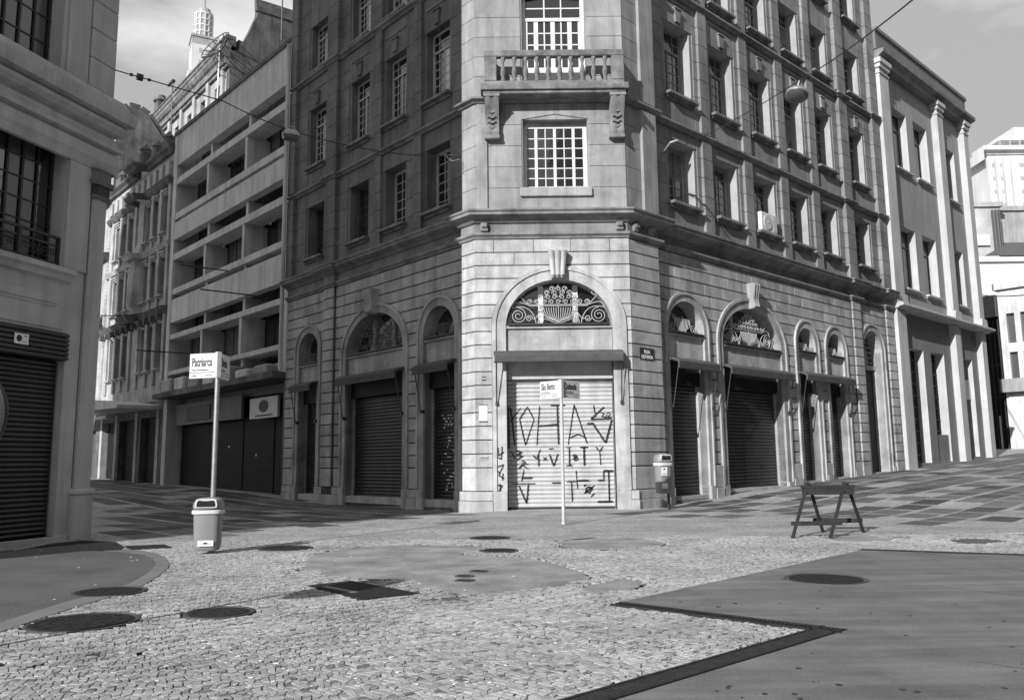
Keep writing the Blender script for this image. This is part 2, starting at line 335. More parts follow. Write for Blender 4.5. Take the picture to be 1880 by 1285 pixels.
def courses(F, x0, x1, zs, holes, y, d, blen, name, m, parent, gh=.04, gv=.012, bev=.014, rng=random):
    for k in range(len(zs)-1):
        za, zb = zs[k]+gh/2, zs[k+1]-gh/2; zz = [za+(zb-za)*i/4 for i in range(5)]
        hs = sorted([h for h in holes if max(h[1](z) for z in zz) > .0 and x0-1 < h[0] < x1+1], key=lambda h: h[0])
        Ls = [[x0]*5]+[[h[0]+h[1](z)+(.004) for z in zz] for h in hs]; Rs = [[h[0]-h[1](z)-.004 for z in zz] for h in hs]+[[x1]*5]
        for l, r in zip(Ls, Rs):
            l = [max(a, x0) for a in l]; r = [min(a, x1) for a in r]
            if max(b-a for a, b in zip(l, r)) < .07: continue
            r = [max(a+.03, b) for a, b in zip(l, r)]
            lm, rm = max(l), min(r); cuts = []
            if rm-lm > blen*1.3:
                nb = max(2, round((rm-lm)/blen)); off = (.5 if k % 2 else 0)
                for i in range(nb+1):
                    cx = lm+(rm-lm)*(i+off)/nb+rng.uniform(-.06, .06)*blen
                    if lm+.28*blen < cx < rm-.28*blen: cuts.append(cx)
            bounds = [l]+[[c]*5 for c in cuts]+[r]
            for i in range(len(bounds)-1):
                A, B = bounds[i], bounds[i+1]; ga = gv/2 if i > 0 else 0; gb = gv/2 if i < len(bounds)-2 else 0
                A = [a+ga for a in A]; B = [a-gb for a in B]
                straight = max(A)-min(A) < .002 and max(B)-min(B) < .002
                ii = (0, 4) if straight else range(5)
                o = [(A[j], zz[j]) for j in ii][::-1]+[(B[j], zz[j]) for j in ii]      # left side downwards then right upwards
                inn = [(A[j]+bev, zz[j]+(bev if j == 0 else -bev if j == 4 else 0)) for j in ii][::-1]+[(B[j]-bev, zz[j]+(bev if j == 0 else -bev if j == 4 else 0)) for j in ii]
                dd = d+rng.uniform(-.003, .003)
                n = len(o); b = MB()
                b.add([(p[0], y, p[1]) for p in o]+[(p[0], y-dd+bev, p[1]) for p in o]+[(p[0], y-dd, p[1]) for p in inn],
                      [(i_, (i_+1) % n, (i_+1) % n+n, i_+n) for i_ in range(n)]+[(i_+n, (i_+1) % n+n, (i_+1) % n+2*n, i_+2*n) for i_ in range(n)]+[tuple(range(2*n, 3*n))])
                b.build(name, m, parent, F)
def sweep(path, prof, name, m, parent, closed_ends=True):     # plan path (left to right seen from the street), profile (out, z)
    P = [Vector((p[0], p[1])) for p in path]; n = len(P); rings = []
    for o, z in prof:
        ring = []
        for i in range(n):
            d0 = (P[i]-P[i-1]).normalized() if i > 0 else None; d1 = (P[i+1]-P[i]).normalized() if i < n-1 else None
            n0 = Vector((d0.y, -d0.x)) if d0 else None; n1 = Vector((d1.y, -d1.x)) if d1 else None
            if n0 is None: q = P[i]+n1*o
            elif n1 is None: q = P[i]+n0*o
            else:
                mi = (n0+n1).normalized(); q = P[i]+mi*(o/max(.3, mi.dot(n0)))
            ring.append((q.x, q.y, z))
        rings.append(ring)
    b = MB(); k = len(prof); vs = [rings[j][i] for i in range(n) for j in range(k)]; fs = []
    for i in range(n-1):
        for j in range(k): fs.append((i*k+j, (i+1)*k+j, (i+1)*k+(j+1) % k, i*k+(j+1) % k))
    fs.append(tuple(range(k))); fs.append(tuple((n-1)*k+j for j in range(k-1, -1, -1)))
    b.add(vs, fs); return b.build(name, m, parent, Matrix())
def corrug(x0, x1, z0, z1, pitch, amp, y):      # roller shutter: each slat a rounded bulge with a dark groove
    b = MB(); n = max(1, round((z1-z0)/pitch)); p = (z1-z0)/n; vs = []; 
    prof = [(0, .15), (.12, .15), (.19, -.75), (.5, -1.), (.84, -.85), (.95, -.1)]
    zz = []
    for i in range(n):
        for t, a in prof: zz.append((z0+(i+t)*p, y+a*amp))
    zz.append((z1, y)); k = len(zz)
    b.add([(x0, yy, z) for z, yy in zz]+[(x1, yy, z) for z, yy in zz], [(i, i+k, i+k+1, i+1) for i in range(k-1)]); return b

# windows ---------------------------------------------------------------
WCACHE = {}
def window(F, x, z, w, h, parent, cols=2, rows=6, transom=0, recess=.42, fr=.07, mm='white_old', leaves=1, mun=.022, sill=True, gl='glass', panes=False, silld=.2, name='window', sillm='moulding', layout=None):
    if layout: leaves = len(layout)
    key = (tuple(layout or ()),)+ (round(w, 2), round(h, 2), cols, rows, transom, fr, mm, leaves, mun, gl, silld, sillm)
    if key not in WCACHE:
        b = MB(); d0, d1 = 0., .07
        b.box(0, fr, d0, d1, 0, h); b.box(w-fr, w, d0, d1, 0, h); b.box(fr, w-fr, d0, d1, 0, fr); b.box(fr, w-fr, d0, d1, h-fr, h)
        zt = h-fr
        if transom: zt = h*(1-transom); b.box(fr, w-fr, d0-.02, d1, zt, zt+fr*.9)
        lw = (w-2*fr)/leaves
        def grid(x0, x1, z0, z1, c, r):
            for i in range(1, c): xc = x0+(x1-x0)*i/c; b.box(xc-mun/2, xc+mun/2, .015, .05, z0, z1)
            for j in range(1, r): zc = z0+(z1-z0)*j/r; b.box(x0, x1, .018, .048, zc-mun/2, zc+mun/2)
        edges = [fr+lw*l for l in range(leaves+1)]
        if layout:
            st_ = fr*.55; unit = ((w-2*fr)-leaves*2*st_)/sum(layout); edges = [fr]
            for q in layout: edges.append(edges[-1]+2*st_+unit*q)
        for l in range(leaves):
            a, c = edges[l], edges[l+1]; st = fr*.55; cc_ = layout[l] if layout else cols
            if leaves > 1: b.box(a, a+st, .008, .062, fr, zt); b.box(c-st, c, .008, .062, fr, zt)
            b.box(a, c, .01, .06, fr, fr+st*1.3)
            grid(a+(st if leaves > 1 else 0), c-(st if leaves > 1 else 0), fr, zt, cc_, rows)
            if transom: grid(a, c, zt+fr*.9, h-fr, cc_, max(1, round(rows*transom/(1-transom))))
        gm = MB().box(.01, w-.01, .04, .05, .01, h-.01)
        sl = MB().box(-.12, w+.12, -silld-.06, .0, -.11, 0, .01).box(-.06, w+.06, -silld*.45, .0, -.2, -.112, .01)
        WCACHE[key] = (b.mesh('window', M[mm]), gm.mesh('pane', M[gl]), sl.mesh('sill', M[sillm]))
    a, gmesh, c = WCACHE[key]; W = F@T((x, recess, z))
    o = inst(name, a, parent, W)
    if panes:
        st = fr*.55; lay = layout or [cols]*leaves; unit = ((w-2*fr)-len(lay)*2*st)/sum(lay); ph = (h*(1-transom)-fr-(fr if not transom else 0))/rows
        pm = MB().box(0, unit, .04, .05, 0, ph).mesh('pane', M[gl]); e0 = fr
        for q in lay:
            for i in range(q):
                for j in range(rows): inst('pane', pm, o, F@T((x+e0+st+unit*i, recess, z+fr+ph*j))@Matrix.Rotation(random.uniform(-.006, .006), 4, 'Z'))
            e0 += 2*st+unit*q
        if transom: inst('pane', MB().box(fr, w-fr, .04, .05, h*(1-transom), h-fr).mesh('pane', M[gl]), o, W)
        inst('backing', MB().box(.01, w-.01, .055, .065, .01, h-.01).mesh('backing', M['black']), o, W)
    else: inst('pane', gmesh, o, W)
    if not panes and cols > 1 and w > 1.2:
        q = random.random(); left = F is F_L
        if (left and transom and q < .85) or q < .3:
            x0_, x1_ = (w*.5, w-fr*.8) if left else random.choice([(fr, w*.5), (w*.5, w-fr), (fr, w-fr)]); z0_ = fr*1.5 if left or q < .1 else h*random.uniform(.3, .6); z1_ = h*(1-(transom or 0))-.02
            MB().box(x0_, x1_, .034, .0395, z0_, z1_).build('blind_or_reflection', M['pane_reflection' if left else 'curtain'], o, W)  # left facade: painted sky reflection; other facades: curtain
    if sill: inst('sill', c, o, F@T((x, 0, z)))
    return o

# ================================================================== CORNER BUILDING
CB = thing('corner_building', 'tall stone corner building with rusticated arched base, balcony over the graffitied shutter', 'building', (1.4, YC, 0))
ZC = [.62, 1.39]+[1.39+.4547*k for k in range(1, 18)]; ZC[-1] = 9.13
HTOP = 30.5
# --- openings (x in each facade's own frame)
R_UP = [2.85, 5.86, 8.84, 11.74, 14.63, 18.22]; R_W = 1.65
L_UP = [-3.16, -5.98, -8.68, -12.38]; L_W = 1.45
R_ARCH = [dict(c=3.45, w=1.1, wo=1.4, zs=6.3, zt=7.38, zo=7.72, lb=6.15, pb=5.25),
          dict(c=7.98, w=2.2, wo=2.62, zs=6.1, zt=7.62, zo=8.06, lb=6.02, pb=5.25),
          dict(c=12.42, w=.78, wo=1.1, zs=6.5, zt=7.3, zo=7.7, lb=6.2, pb=5.35),
          dict(c=15.15, w=.78, wo=1.1, zs=6.5, zt=7.3, zo=7.7, lb=6.2, pb=5.35),
          dict(c=19.15, w=1.0, wo=1.38, zs=6.85, zt=7.85, zo=8.22, lb=6.1, pb=6.1, tall=1)]
L_ARCH = [dict(c=-2.3, w=.93, wo=1.3, zs=6.2, zt=7.2, zo=7.6, lb=6.05, pb=5.2),
          dict(c=-6.62, w=2.08, wo=2.45, zs=6.0, zt=7.55, zo=7.95, lb=5.98, pb=5.2),
          dict(c=-11.95, w=.85, wo=1.2, zs=6.65, zt=7.4, zo=7.78, lb=6.0, pb=5.2)]
C_ARCH = [dict(c=1.6, w=1.8, wo=2.27, zs=6.1, zt=7.7, zo=8.17, lb=6.12, pb=5.28)]
def base_z(x): return .10+.036*max(0, x-2) if x > 0 else 0.
def upper_holes(xs, w, dz, floors): return [rect(x, x+w, z0+dz, z1+dz) for x in xs for z0, z1 in floors]
FL_R = [(11.1, 13.56), (15.4, 18.38), (20.2, 22.68), (24.35, 26.9)]
FL_L = [(10.85, 13.32), (15.2, 18.06), (19.85, 22.25), (24.0, 26.5)]
RX1, LX0 = 21.6, -14.1
def facade(F, x0, x1, arches, ups, uw, floors, zl=-.4, side=1):
    holes = [arch(a['c'], a['w'], base_z(a['c']) + .02 if side > 0 else .02, a['zs'], a['zt']) for a in arches]
    wall(F, rect(x0, x1, zl, 9.1), holes, .62, M['joint'], CB, rm=M['granite' if side > 0 else 'granite_shaded'])
    wall(F, rect(x0, x1, 9.1, HTOP), upper_holes(ups, uw, 0, floors), .5, M['stucco' if side > 0 else 'stucco_shaded'], CB, rm=M['reveal' if side > 0 else 'stucco_shaded'])
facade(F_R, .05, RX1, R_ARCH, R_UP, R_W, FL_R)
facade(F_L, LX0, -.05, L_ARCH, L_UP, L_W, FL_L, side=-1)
# bay fronts
wall(F_C, rect(CX0, CX1, -.4, 9.1), [arch(1.6, 1.8, -.02, 6.1, 7.7, 20)], .62, M['joint'], CB, rm=M['granite'])
CWIN1 = (.46, 2.72, 10.96, 13.45); CWIN2 = (.47, 2.72, 14.46, 18.3); CWIN3 = (.47, 2.72, 20.2, 22.9)
wall(F_C, rect(CX0, CX1, 9.1, HTOP), [rect(*CWIN1), rect(*CWIN2), rect(*CWIN3)], .5, M['stucco_bay'], CB)
SR, SL = 1.65, -.70
wall(F_Rb, rect(0, SR, -.4, HTOP), [], .1, M['joint'], CB, edge=STEP)
wall(F_Lb, rect(SL, 0, -.4, HTOP), [], .1, M['joint'], CB, edge=STEP)
# --- rusticated stone blocks
def hole_list(arches): return [arch_w(a['c'], a['wo'], a['zs'], a['zo']) for a in arches]
pilR, pilR2, pilL = (16.95, 17.8), (20.75, 21.6), (-10.45, -9.62)
BD = .07
courses(F_R, 1.66, RX1, ZC, hole_list(R_ARCH)+[rect_w(*pilR, 0, 9.2), rect_w(*pilR2, 0, 9.2)], 0, BD, 1.15, 'stone_block', M['granite'], CB)
courses(F_L, LX0, -.71, ZC, hole_list(L_ARCH)+[rect_w(*pilL, 0, 9.2)], 0, BD, 1.2, 'stone_block', M['granite_shaded'], CB)
courses(F_C, CX0-.05, CX1+.05, ZC, hole_list(C_ARCH), 0, BD, 1.3, 'stone_block', M['granite_bay'], CB, gh=.03)
courses(F_Rb, .0, SR, ZC, [], 0, BD, 1.7, 'stone_block', M['granite'], CB)
courses(F_Lb, SL, .0, ZC, [], 0, BD, 1.2, 'stone_block', M['granite_bay'], CB, gh=.03)
for F, (a, b) in ((F_R, pilR), (F_R, pilR2), (F_L, pilL)):
    wall(F@T((0, -.14, 0)), rect(a, b, -.4, 9.1), [], .1, M['joint'], CB, 'pilaster', edge=.14)
    courses(F@T((0, -.14, 0)), a-.0, b+.0, ZC, [], 0, BD, 1.2, 'stone_block', M['granite_shaded' if F is F_L else 'granite'], CB)
# plinths
def plinth(F, x0, x1, y, z0=-.5, z1=.30):
    MB().box(x0, x1, y-.16, y, z0, z1, .015).build('plinth_stone', M['granite_dark'], CB, F)
    MB().box(x0+.01, x1-.01, y-.13, y, z1+.012, .61, .015).build('plinth_stone', M['granite_dark'], CB, F)
def plinths(F, arches, x0, x1, y=0., up=0.):
    xs = [x0]
    for a in sorted(arches, key=lambda q: q['c']): xs += [a['c']-a['wo'], a['c']+a['wo']]
    xs.append(x1)
    for i in range(0, len(xs), 2):
        if xs[i+1]-xs[i] > .08: plinth(F, xs[i], xs[i+1], y, -.5, .30+up)
plinths(F_C, C_ARCH, CX0-.14, CX1+.14); plinth(F_Rb, 0.0, SR+.1, 0); plinth(F_Lb, SL-.1, 0.0, 0)
plinths(F_L, L_ARCH, LX0, SL-.05)
for a, b in ((1.7, 2.04), (4.86, 5.35), (10.61, 11.3), (13.53, 14.04), (16.26, 17.75), (20.55, 21.6)):
    zb = base_z((a+b)/2); MB().box(a, b, -.16, 0, zb-.6, zb+.32, .012).box(a+.01, b-.01, -.12, 0, zb+.33, 1.36, .012).build('plinth_stone', M['granite_dark'], CB, F_R)
# --- arch surrounds, lunettes, panels, awnings, shutters
def ring(F, a, parent, mz=None, y0=-.09, zb=.62, m='granite', n=22):
    c = a['c']; zb = zb
    def outline(w, zt, k):
        p = [(c-w, zb)]; 
        for i in range(k+1):
            t = math.pi-math.pi*i/k; p.append((c+w*math.cos(t), a['zs']+(zt-a['zs'])*math.sin(t)))
        p.append((c+w, zb)); return p
    def band(w0, t0, w1, t1, ya, yb, name):
        i_, o_ = outline(w0, t0, n), outline(w1, t1, n); k = len(i_); b = MB()
        b.add([(p[0], ya, p[1]) for p in i_]+[(p[0], ya, p[1]) for p in o_]+[(p[0], yb, p[1]) for p in o_]+[(p[0], yb, p[1]) for p in i_],
              [(i, i+1, k+i+1, k+i) for i in range(k-1)]+[(k+i, k+i+1, 2*k+i+1, 2*k+i) for i in range(k-1)]+[(3*k+i, 3*k+i+1, i+1, i) for i in range(k-1)]+[(0, k, 2*k, 3*k), (k-1, 4*k-1, 3*k-1, 2*k-1)])
        return b.build(name, M[m], parent, F, smooth=True)
    dw, dz = a['wo']-a['w'], a['zo']-a['zt']
    s = band(a['w'], a['zt'], a['w']+dw*.72, a['zt']+dz*.72, y0, .3, 'arch_surround')
    band(a['w']+dw*.72, a['zt']+dz*.72, a['wo'], a['zo'], y0-.05, .0, 'moulding' if False else 'arch_moulding')
def bases(F, arches, m, y=-.10):
    for a in arches:
        zb = .62 if F is not F_R else base_z(a['c'])+.62
        for s_ in (-1, 1):
            x0_, x1_ = sorted((a['c']+s_*a['w'], a['c']+s_*(a['wo']+.0))); MB().box(x0_-.0, x1_, y-.03, .3, -.4, .615, .01).build('surround_base', M[m], CB, F)
bases(F_C, C_ARCH, 'granite_bay'); bases(F_L, L_ARCH, 'granite_shaded'); bases(F_R, R_ARCH, 'granite')
def spiral(c, r0, r1, turns, a0, sgn=1, n=26):
    return [(c[0]+(r0+(r1-r0)*t)*math.cos(a0+sgn*2*math.pi*turns*t), c[1]+(r0+(r1-r0)*t)*math.sin(a0+sgn*2*math.pi*turns*t)) for t in [i/n for i in range(n+1)]]
def bez(p0, p1, p2, p3, n=12):
    r = []
    for i in range(n+1):
        t = i/n; q = 1-t; r.append((q**3*p0[0]+3*q*q*t*p1[0]+3*q*t*t*p2[0]+t**3*p3[0], q**3*p0[1]+3*q*q*t*p1[1]+3*q*t*t*p2[1]+t**3*p3[1]))
    return r
def grille(F, a, parent, y, m, scale, r=.022, simple=False):
    c, z0 = a['c'], a['lb']+.06; k = scale; b = MB()
    def line(p): b.tube([(c+x*k, y, z0+z*k) for x, z in p], r, 5)
    line([(-1.72, 0), (1.72, 0)])
    if simple:
        for s in (-1, 1):
            line([(0, 0)]+[(s*.75, .45), (s*.7, .8)]); line(spiral((s*1.0, .3), .3, .05, 1.6, -1.57, s))
            for j in range(1, 5): line(bez((s*.05*j, 0), (s*.12*j, .3), (s*.15*j, .6), (s*.16*j, .85)))
        line([(0, 0), (0, 1.0)]); line([(-.8, .85), (.8, .85)])
        return b.build('lunette_grille', M[m], parent, F)
    line([(-1.0, .66), (1.0, .66)]); line([(-.95, .7), (.95, .7)]); line([(0, 0), (0, .64)])
    for s in (-1, 1):
        line([(0, .02), (s*.72, .3)]); line(bez((s*.95, .68), (s*1.3, .75), (s*1.5, .95), (s*1.62, .55)))
        line(bez((s*1.0, .66), (s*1.2, .85), (s*1.35, 1.0), (s*1.38, 1.1))); line(spiral((s*1.27, 1.12), .14, .03, 1.4, 0 if s > 0 else math.pi, s))
        line(spiral((s*1.40, .32), .28, .05, 2.2, math.pi/2, s, 40)); line(spiral((s*1.02, .22), .12, .03, 1.5, 0, -s))
        line(bez((s*.9, .22), (s*.8, .1), (s*.7, .45), (s*.6, .45))); line(bez((s*1.6, .6), (s*1.1, .72), (s*.85, .5), (s*.78, .02)))
        for j in range(1, 8): line(bez((s*.02*j, .04+.02*j), (s*.055*j, .15), (s*.082*j, .35), (s*.085*j, .6), 7))
        line(bez((s*.72, 0), (s*.72, .2), (s*.65, .35), (s*.5, .42)))
    for row, (n_, zz, wd) in enumerate(((9, .80, 1.0), (6, .97, .62), (4, 1.12, .4), (3, 1.26, .22))):
        for i in range(n_):
            x = -wd+2*wd*i/(n_-1); line(spiral((x, zz), .095, .03, 1.35, math.pi*1.1 if i % 2 else -.1, -1 if i % 2 else 1, 12))
    line([(0, 1.28), (0, 1.45)])
    return b.build('lunette_grille', M[m], parent, F)
def keystone(F, c, z0, z1, w0, w1, d, parent, m='granite'):
    for i in range(3):       # three flutes, one mesh
        pass
    b = MB(); n = 8
    for i in range(3):
        for j in range(1):
            def X(z, t): w = w0+(w1-w0)*(z-z0)/(z1-z0); return c-w/2+w*t
            R = []
            for z, dd in ((z0, d*.72), (z0+.08, d*.95), (z0+(z1-z0)*.4, d*.8), (z1-.15, d), (z1-.03, d*1.05), (z1, d*.9)):
                t0, t1 = i/3+.012, (i+1)/3-.012; ring_ = [(X(z, t0), .0, z), (X(z, t0), -dd+.05, z)]
                for q in range(1, 5): ring_.append((X(z, t0+(t1-t0)*q/5), -dd+.05-.06*math.sin(math.pi*q/5), z))
                ring_ += [(X(z, t1), -dd+.05, z), (X(z, t1), 0, z)]; R.append(ring_)
            b.rings(R)
    return b.build('keystone', M[m], parent, F, smooth=True)
def awning(F, x0, x1, z, parent, d=.5, arm=1.75, lab=None):
    a = MB(); a.box(x0, x1, -.18, -.02, z-.13, z, .02)
    R = []
    for x in (x0+.04, x1-.04):
        R.append([(x, -.2, z-.03), (x, -.30, z-.04), (x, -d, z-.14), (x, -d-.03, z-.18), (x, -d-.01, z-.42), (x, -d+.03, z-.42), (x, -d+.05, z-.2), (x, -.2, z-.1)])
    a.rings(R); o = a.build('awning', M['awning'], parent, F)
    for x in (x0+.09, x1-.09):
        b = MB().tube([(x, -d+.06, z-.3), (x, -.16, z-arm)], .02, 6).box(x-.04, x+.04, -.18, -.01, z-arm-.07, z-arm+.05).tube([(x, -.1, z-.05), (x, -d+.05, z-.22)], .018, 6)
        b.build('awning_arm', M['iron'], o, F)
    MB().tube([(x0+.02, -d-.015, z-.42), (x1-.02, -d-.015, z-.42)], .028, 8).build('front_bar', M['iron'], o, F, smooth=True)
    return o
def shop(F, a, zb, m_sh='shutter_dark', grm='iron_pale', gk=None, aw=True, mull=True, simple=False, cloth=True, aws=None, door=False, pitch=.135):
    c, w = a['c'], a['w']; ring(F, a, CB, m='granite_shaded' if F is F_L else 'granite_bay' if F is F_C else 'granite')
    # lunette window
    pts = arch(c, w-.0, a['lb'], max(a['zs'], a['lb']+.02), a['zt'])
    ys = .5
    MB().prism(pts, ys, ys+.03).build('lunette_glass', M['glass'], CB, F)
    fr = MB()
    if mull:
        for s in (-1, 1):
            xm = c+s*w*.33; top = a['zs']+(a['zt']-a['zs'])*math.sqrt(1-.33**2)-.02; fr.box(xm-.09, xm+.09, ys-.09, ys, a['lb'], top)
    fr.box(c-w, c+w, ys-.08, ys, a['lb'], a['lb']+.09)
    fr.build('lunette_frame', M['white'] if grm == 'white_old' else M['wood_dark'] if not mull else M['white_old'], CB, F)
    k = (a['zt']-a['lb']-.1)/1.5 if w > 1.5 else (w-.05)/1.65
    grille(F, a, CB, .1, grm, gk or k, simple=simple, r=.0145 if w > 1.5 else .014)
    if not a.get('tall'):
        b = MB().box(c-w, c+w, .03, .5, a['pb'], a['lb']-.1, .01).box(c-w+.0, c+w-.0, -.06, .5, a['lb']-.098, a['lb'], .015)
        b.build('lintel_panel', M['granite'], CB, F)
        MB().box(c-w*.96, c+w*.96, -.14, .12, a['lb']+.004, a['lb']+.07, .01).build('grille_rail', M['iron'], CB, F)
        MB().box(c-w, c+w, .2, .55, a['pb']-.95, a['pb']-.005, .01).build('shutter_box', M['shutter_black'] if m_sh != 'shutter_white' else M['white_old'], CB, F)
        sh = corrug(c-w+.02, c+w-.02, zb+.05, a['pb']-.96, pitch, .046, .446).build('roller_shutter', M[m_sh], CB, F)
        MB().box(c-w+.02, c+w-.02, .39, .46, zb-.02, zb+.06).build('bottom_rail', M['iron'], sh, F)
        if aw: awning(F, *(aws or (c-w-.12, c+w+.12)), a['pb']-.02, CB)
        MB().box(c-w, c+w, .0, .6, -.5, zb+.0).build('doorstep', M['granite_dark'], CB, F)
        return sh
for a in R_ARCH[:4]:
    zb = base_z(a['c'])+.14
    aw = {0: (2.28, 4.9), 1: (5.62, 10.5)}.get(R_ARCH.index(a)); i = R_ARCH.index(a)
    shop(F_R, a, zb, 'shutter_dark', 'iron_pale' if i == 1 else 'iron_pale', aw=i < 2, mull=i == 1, simple=i != 1, aws=aw)
awning(F_R, 11.45, 16.1, 5.33, CB)
for i, a in enumerate(L_ARCH): shop(F_L, a, .28, 'shutter_dark', 'iron_mid', mull=i == 1, simple=i != 1)
CSH = shop(F_C, C_ARCH[0], .0, 'shutter_white', 'white_old', aws=(-.62, 3.72), gk=.98, pitch=.14)
MB().box(-.19, 3.39, .28, .43, 4.34, 4.60).build('shutter_slat_cover', M['white_old'], CSH, F_C)
# tall street door on the right
a = R_ARCH[4]; ring(F_R, a, CB)
c, w_ = a['c'], a['w']
MB().prism(arch(c, w_, 6.1, 6.85, 7.85), .52, .55).build('lunette_glass', M['glass_dim'], CB, F_R)
b = MB().box(c-w_, c+w_, .3, .55, 5.95, 6.15)
for j in range(5): b.box(c-w_+.05, c+w_-.05, .42, .46, 6.3+.26*j, 6.34+.26*j)
b.build('transom', M['granite_dark'], CB, F_R)
b = MB()
for s in (-1, 1): b.box(c+(.02 if s > 0 else -w_), c+(w_ if s > 0 else -.02), .48, .54, .85, 5.95, .01)
dr = b.build('door', M['shutter_black'], CB, F_R)
for s in (-1, 1):
    for z0, z1 in ((1.1, 2.2), (2.4, 4.1), (4.3, 5.7)): MB().box(c+s*.5-.3, c+s*.5+.3, .45, .49, z0, z1, .02).build('door_panel', M['shutter_black'], dr, F_R)
MB().box(c-w_, c+w_, .0, .6, -.2, .86).build('doorstep', M['granite_dark'], CB, F_R)
# small iron things in lunettes already; keystones
keystone(F_C, 1.58, 7.72, 8.66, .44, .66, .42, CB)
keystone(F_R, 7.98, 7.62, 8.65, .36, .54, .42, CB); keystone(F_L, -6.62, 7.5, 8.5, .40, .62, .45, CB)
# --- upper wall panels (large smooth stones between scored joints)
def uppers(F, x0, x1, ups, uw, floors, dz=0):
    bands = ((10.2, 14.02), (14.3, 19.5), (19.78, 24.0), (24.0, HTOP-.6))
    for fi, (za, zb) in enumerate(bands):
        n = round((zb-za)/.78); zs = [za+(zb-za)*i/n for i in range(n+1)]
        f0, f1 = floors[fi]
        holes = [rect_w(x-.16, x+uw+.16, za-1, zb+1) for x in ups]
        courses(F, x0, x1, zs, holes, 0, .035, 9, 'wall_panel', M['stucco_shaded' if F is F_L else 'stucco'], CB, gh=.016, bev=.006)
        for x in ups:      # head and spandrel panels over and under each window
            MB().box(x-.15, x+uw+.15, -.03, 0, f1+.005, zb-.02, .006).build('head_panel', M['stucco_shaded' if F is F_L else 'stucco'], CB, F)
            MB().box(x-.15, x+uw+.15, -.03, 0, za+.02, f0-.27, .006).build('spandrel_panel', M['stucco_shaded' if F is F_L else 'stucco'], CB, F)
            if fi in (1, 3):
                kz = f1+.12; MB().prism([(x+uw/2-.13, kz), (x+uw/2+.13, kz), (x+uw/2+.2, kz+.52), (x+uw/2-.2, kz+.52)], -.12, -.028).box(x+uw/2-.23, x+uw/2+.23, -.16, -.028, kz+.53, kz+.58).build('window_keystone', M['stucco_shaded' if F is F_L else 'stucco'], CB, F)
                MB().box(x-.02, x+uw+.02, -.07, -.028, kz+.78, kz+.84).build('label_moulding', M['moulding'], CB, F)
GAP_R = [x+R_W+.42 for x in R_UP[:4]]
uppers(F_R, 1.66, RX1, R_UP, R_W, FL_R); uppers(F_L, LX0, -.71, L_UP, L_W, FL_L)
# strip pilasters between windows
for F, xs, wd in ((F_R, [x for x in GAP_R], .62), (F_L, [-3.84, -6.64], .5)):
    for x in xs:
        for za, zb in ((10.2, 14.02), (14.3, 19.5), (19.78, 24.0), (24.0, HTOP-.6)):
            n = round((zb-za)/.78)
            for i in range(n):
                z0, z1 = za+(zb-za)*i/n+.008, za+(zb-za)*(i+1)/n-.008; MB().box(x, x+wd, -.15, -.03, z0, z1, .006).build('pilaster_stone', M['stucco_shaded' if F is F_L else 'stucco'], CB, F)
for F, (a_, b_) in ((F_R, pilR), (F_R, pilR2), (F_L, pilL), (F_L, (-14.1, -13.5))):
    for za, zb in ((10.2, 14.02), (14.3, 19.5), (19.78, 24.0), (24.0, HTOP-.6)):
        n = round((zb-za)/.78)
        for i in range(n):
            z0, z1 = za+(zb-za)*i/n+.008, za+(zb-za)*(i+1)/n-.008; MB().box(a_, b_, -.22, -.02, z0, z1, .008).build('pilaster_stone', M['stucco_shaded' if F is F_L else 'stucco'], CB, F)
# bay stones above
def bay(F, x0, x1, holes, skip=()):
    for za, zb in ((10.2, 14.02), (14.3, 19.5), (19.78, 24.0), (24.0, HTOP-.6)):
        n = round((zb-za)/.78); zs = [za+(zb-za)*i/n for i in range(n+1)]
        courses(F, x0, x1, zs, holes, 0, .035, 9, 'wall_panel', M['stucco_bay'], CB, gh=.014, bev=.005)
bay(F_Rb, 0, SR, []); bay(F_Lb, SL, 0, []); bay(F_C, CX0-.03, CX1+.03, [rect_w(.42, 2.76, 10.9, 13.5), rect_w(.42, 2.76, 14.3, 18.35), rect_w(.42, 2.76, 20.1, 22.95)])
MB().box(.85, SR-.0, -.16, -.03, 10.2, 14.0, .01).box(.85, SR, -.16, -.03, 14.3, 19.4, .01).build('bay_pilaster', M['stucco_bay'], CB, F_Rb)
# windows
for i, x in enumerate(R_UP):
    for j, (z0, z1) in enumerate(FL_R):
        if j == 0: window(F_R, x, z0, R_W, z1-z0, CB, 3, 6, fr=.2 if i < 2 else .12, recess=.46, mm='frame_grey', mun=.03, silld=.24)
        else: window(F_R, x, z0, R_W, z1-z0, CB, 2, 5, transom=.3, leaves=2, fr=.09, recess=.46, mun=.03, silld=.24, mm='frame_grey')
for i, x in enumerate(L_UP):
    for j, (z0, z1) in enumerate(FL_L):
        if j == 0: window(F_L, x, z0, L_W, z1-z0, CB, 3, 6, fr=.12, recess=.46, mun=.03, silld=.2, mm='white_old' if i < 2 else 'wood_dark')
        else: window(F_L, x, z0, L_W, z1-z0, CB, 2, 6, transom=.28, leaves=2, fr=.08, recess=.3, mun=.03, silld=.2)
x0, x1, z0, z1 = CWIN1
window(F_C, x0+.0, z0, x1-x0, z1-z0-.12, CB, 2, 6, layout=[1, 2, 2, 1], fr=.09, mm='white', mun=.035, recess=.3, sill=False, panes=True)
MB().box(x0, x1, .26, .45, z1-.13, z1).build('window_head', M['granite'], CB, F_C)
MB().box(x0-.12, x1+.12, -.14, .0, z0-.33, z0-.01, .02).build('window_apron', M['granite'], CB, F_C)
x0, x1, z0, z1 = CWIN2
window(F_C, x0, z0, x1-x0, z1-z0, CB, 2, 6, transom=.27, layout=[1, 2, 2, 1], fr=.14, mm='white', mun=.045, recess=.25, sill=False, panes=True, name='balcony_door')
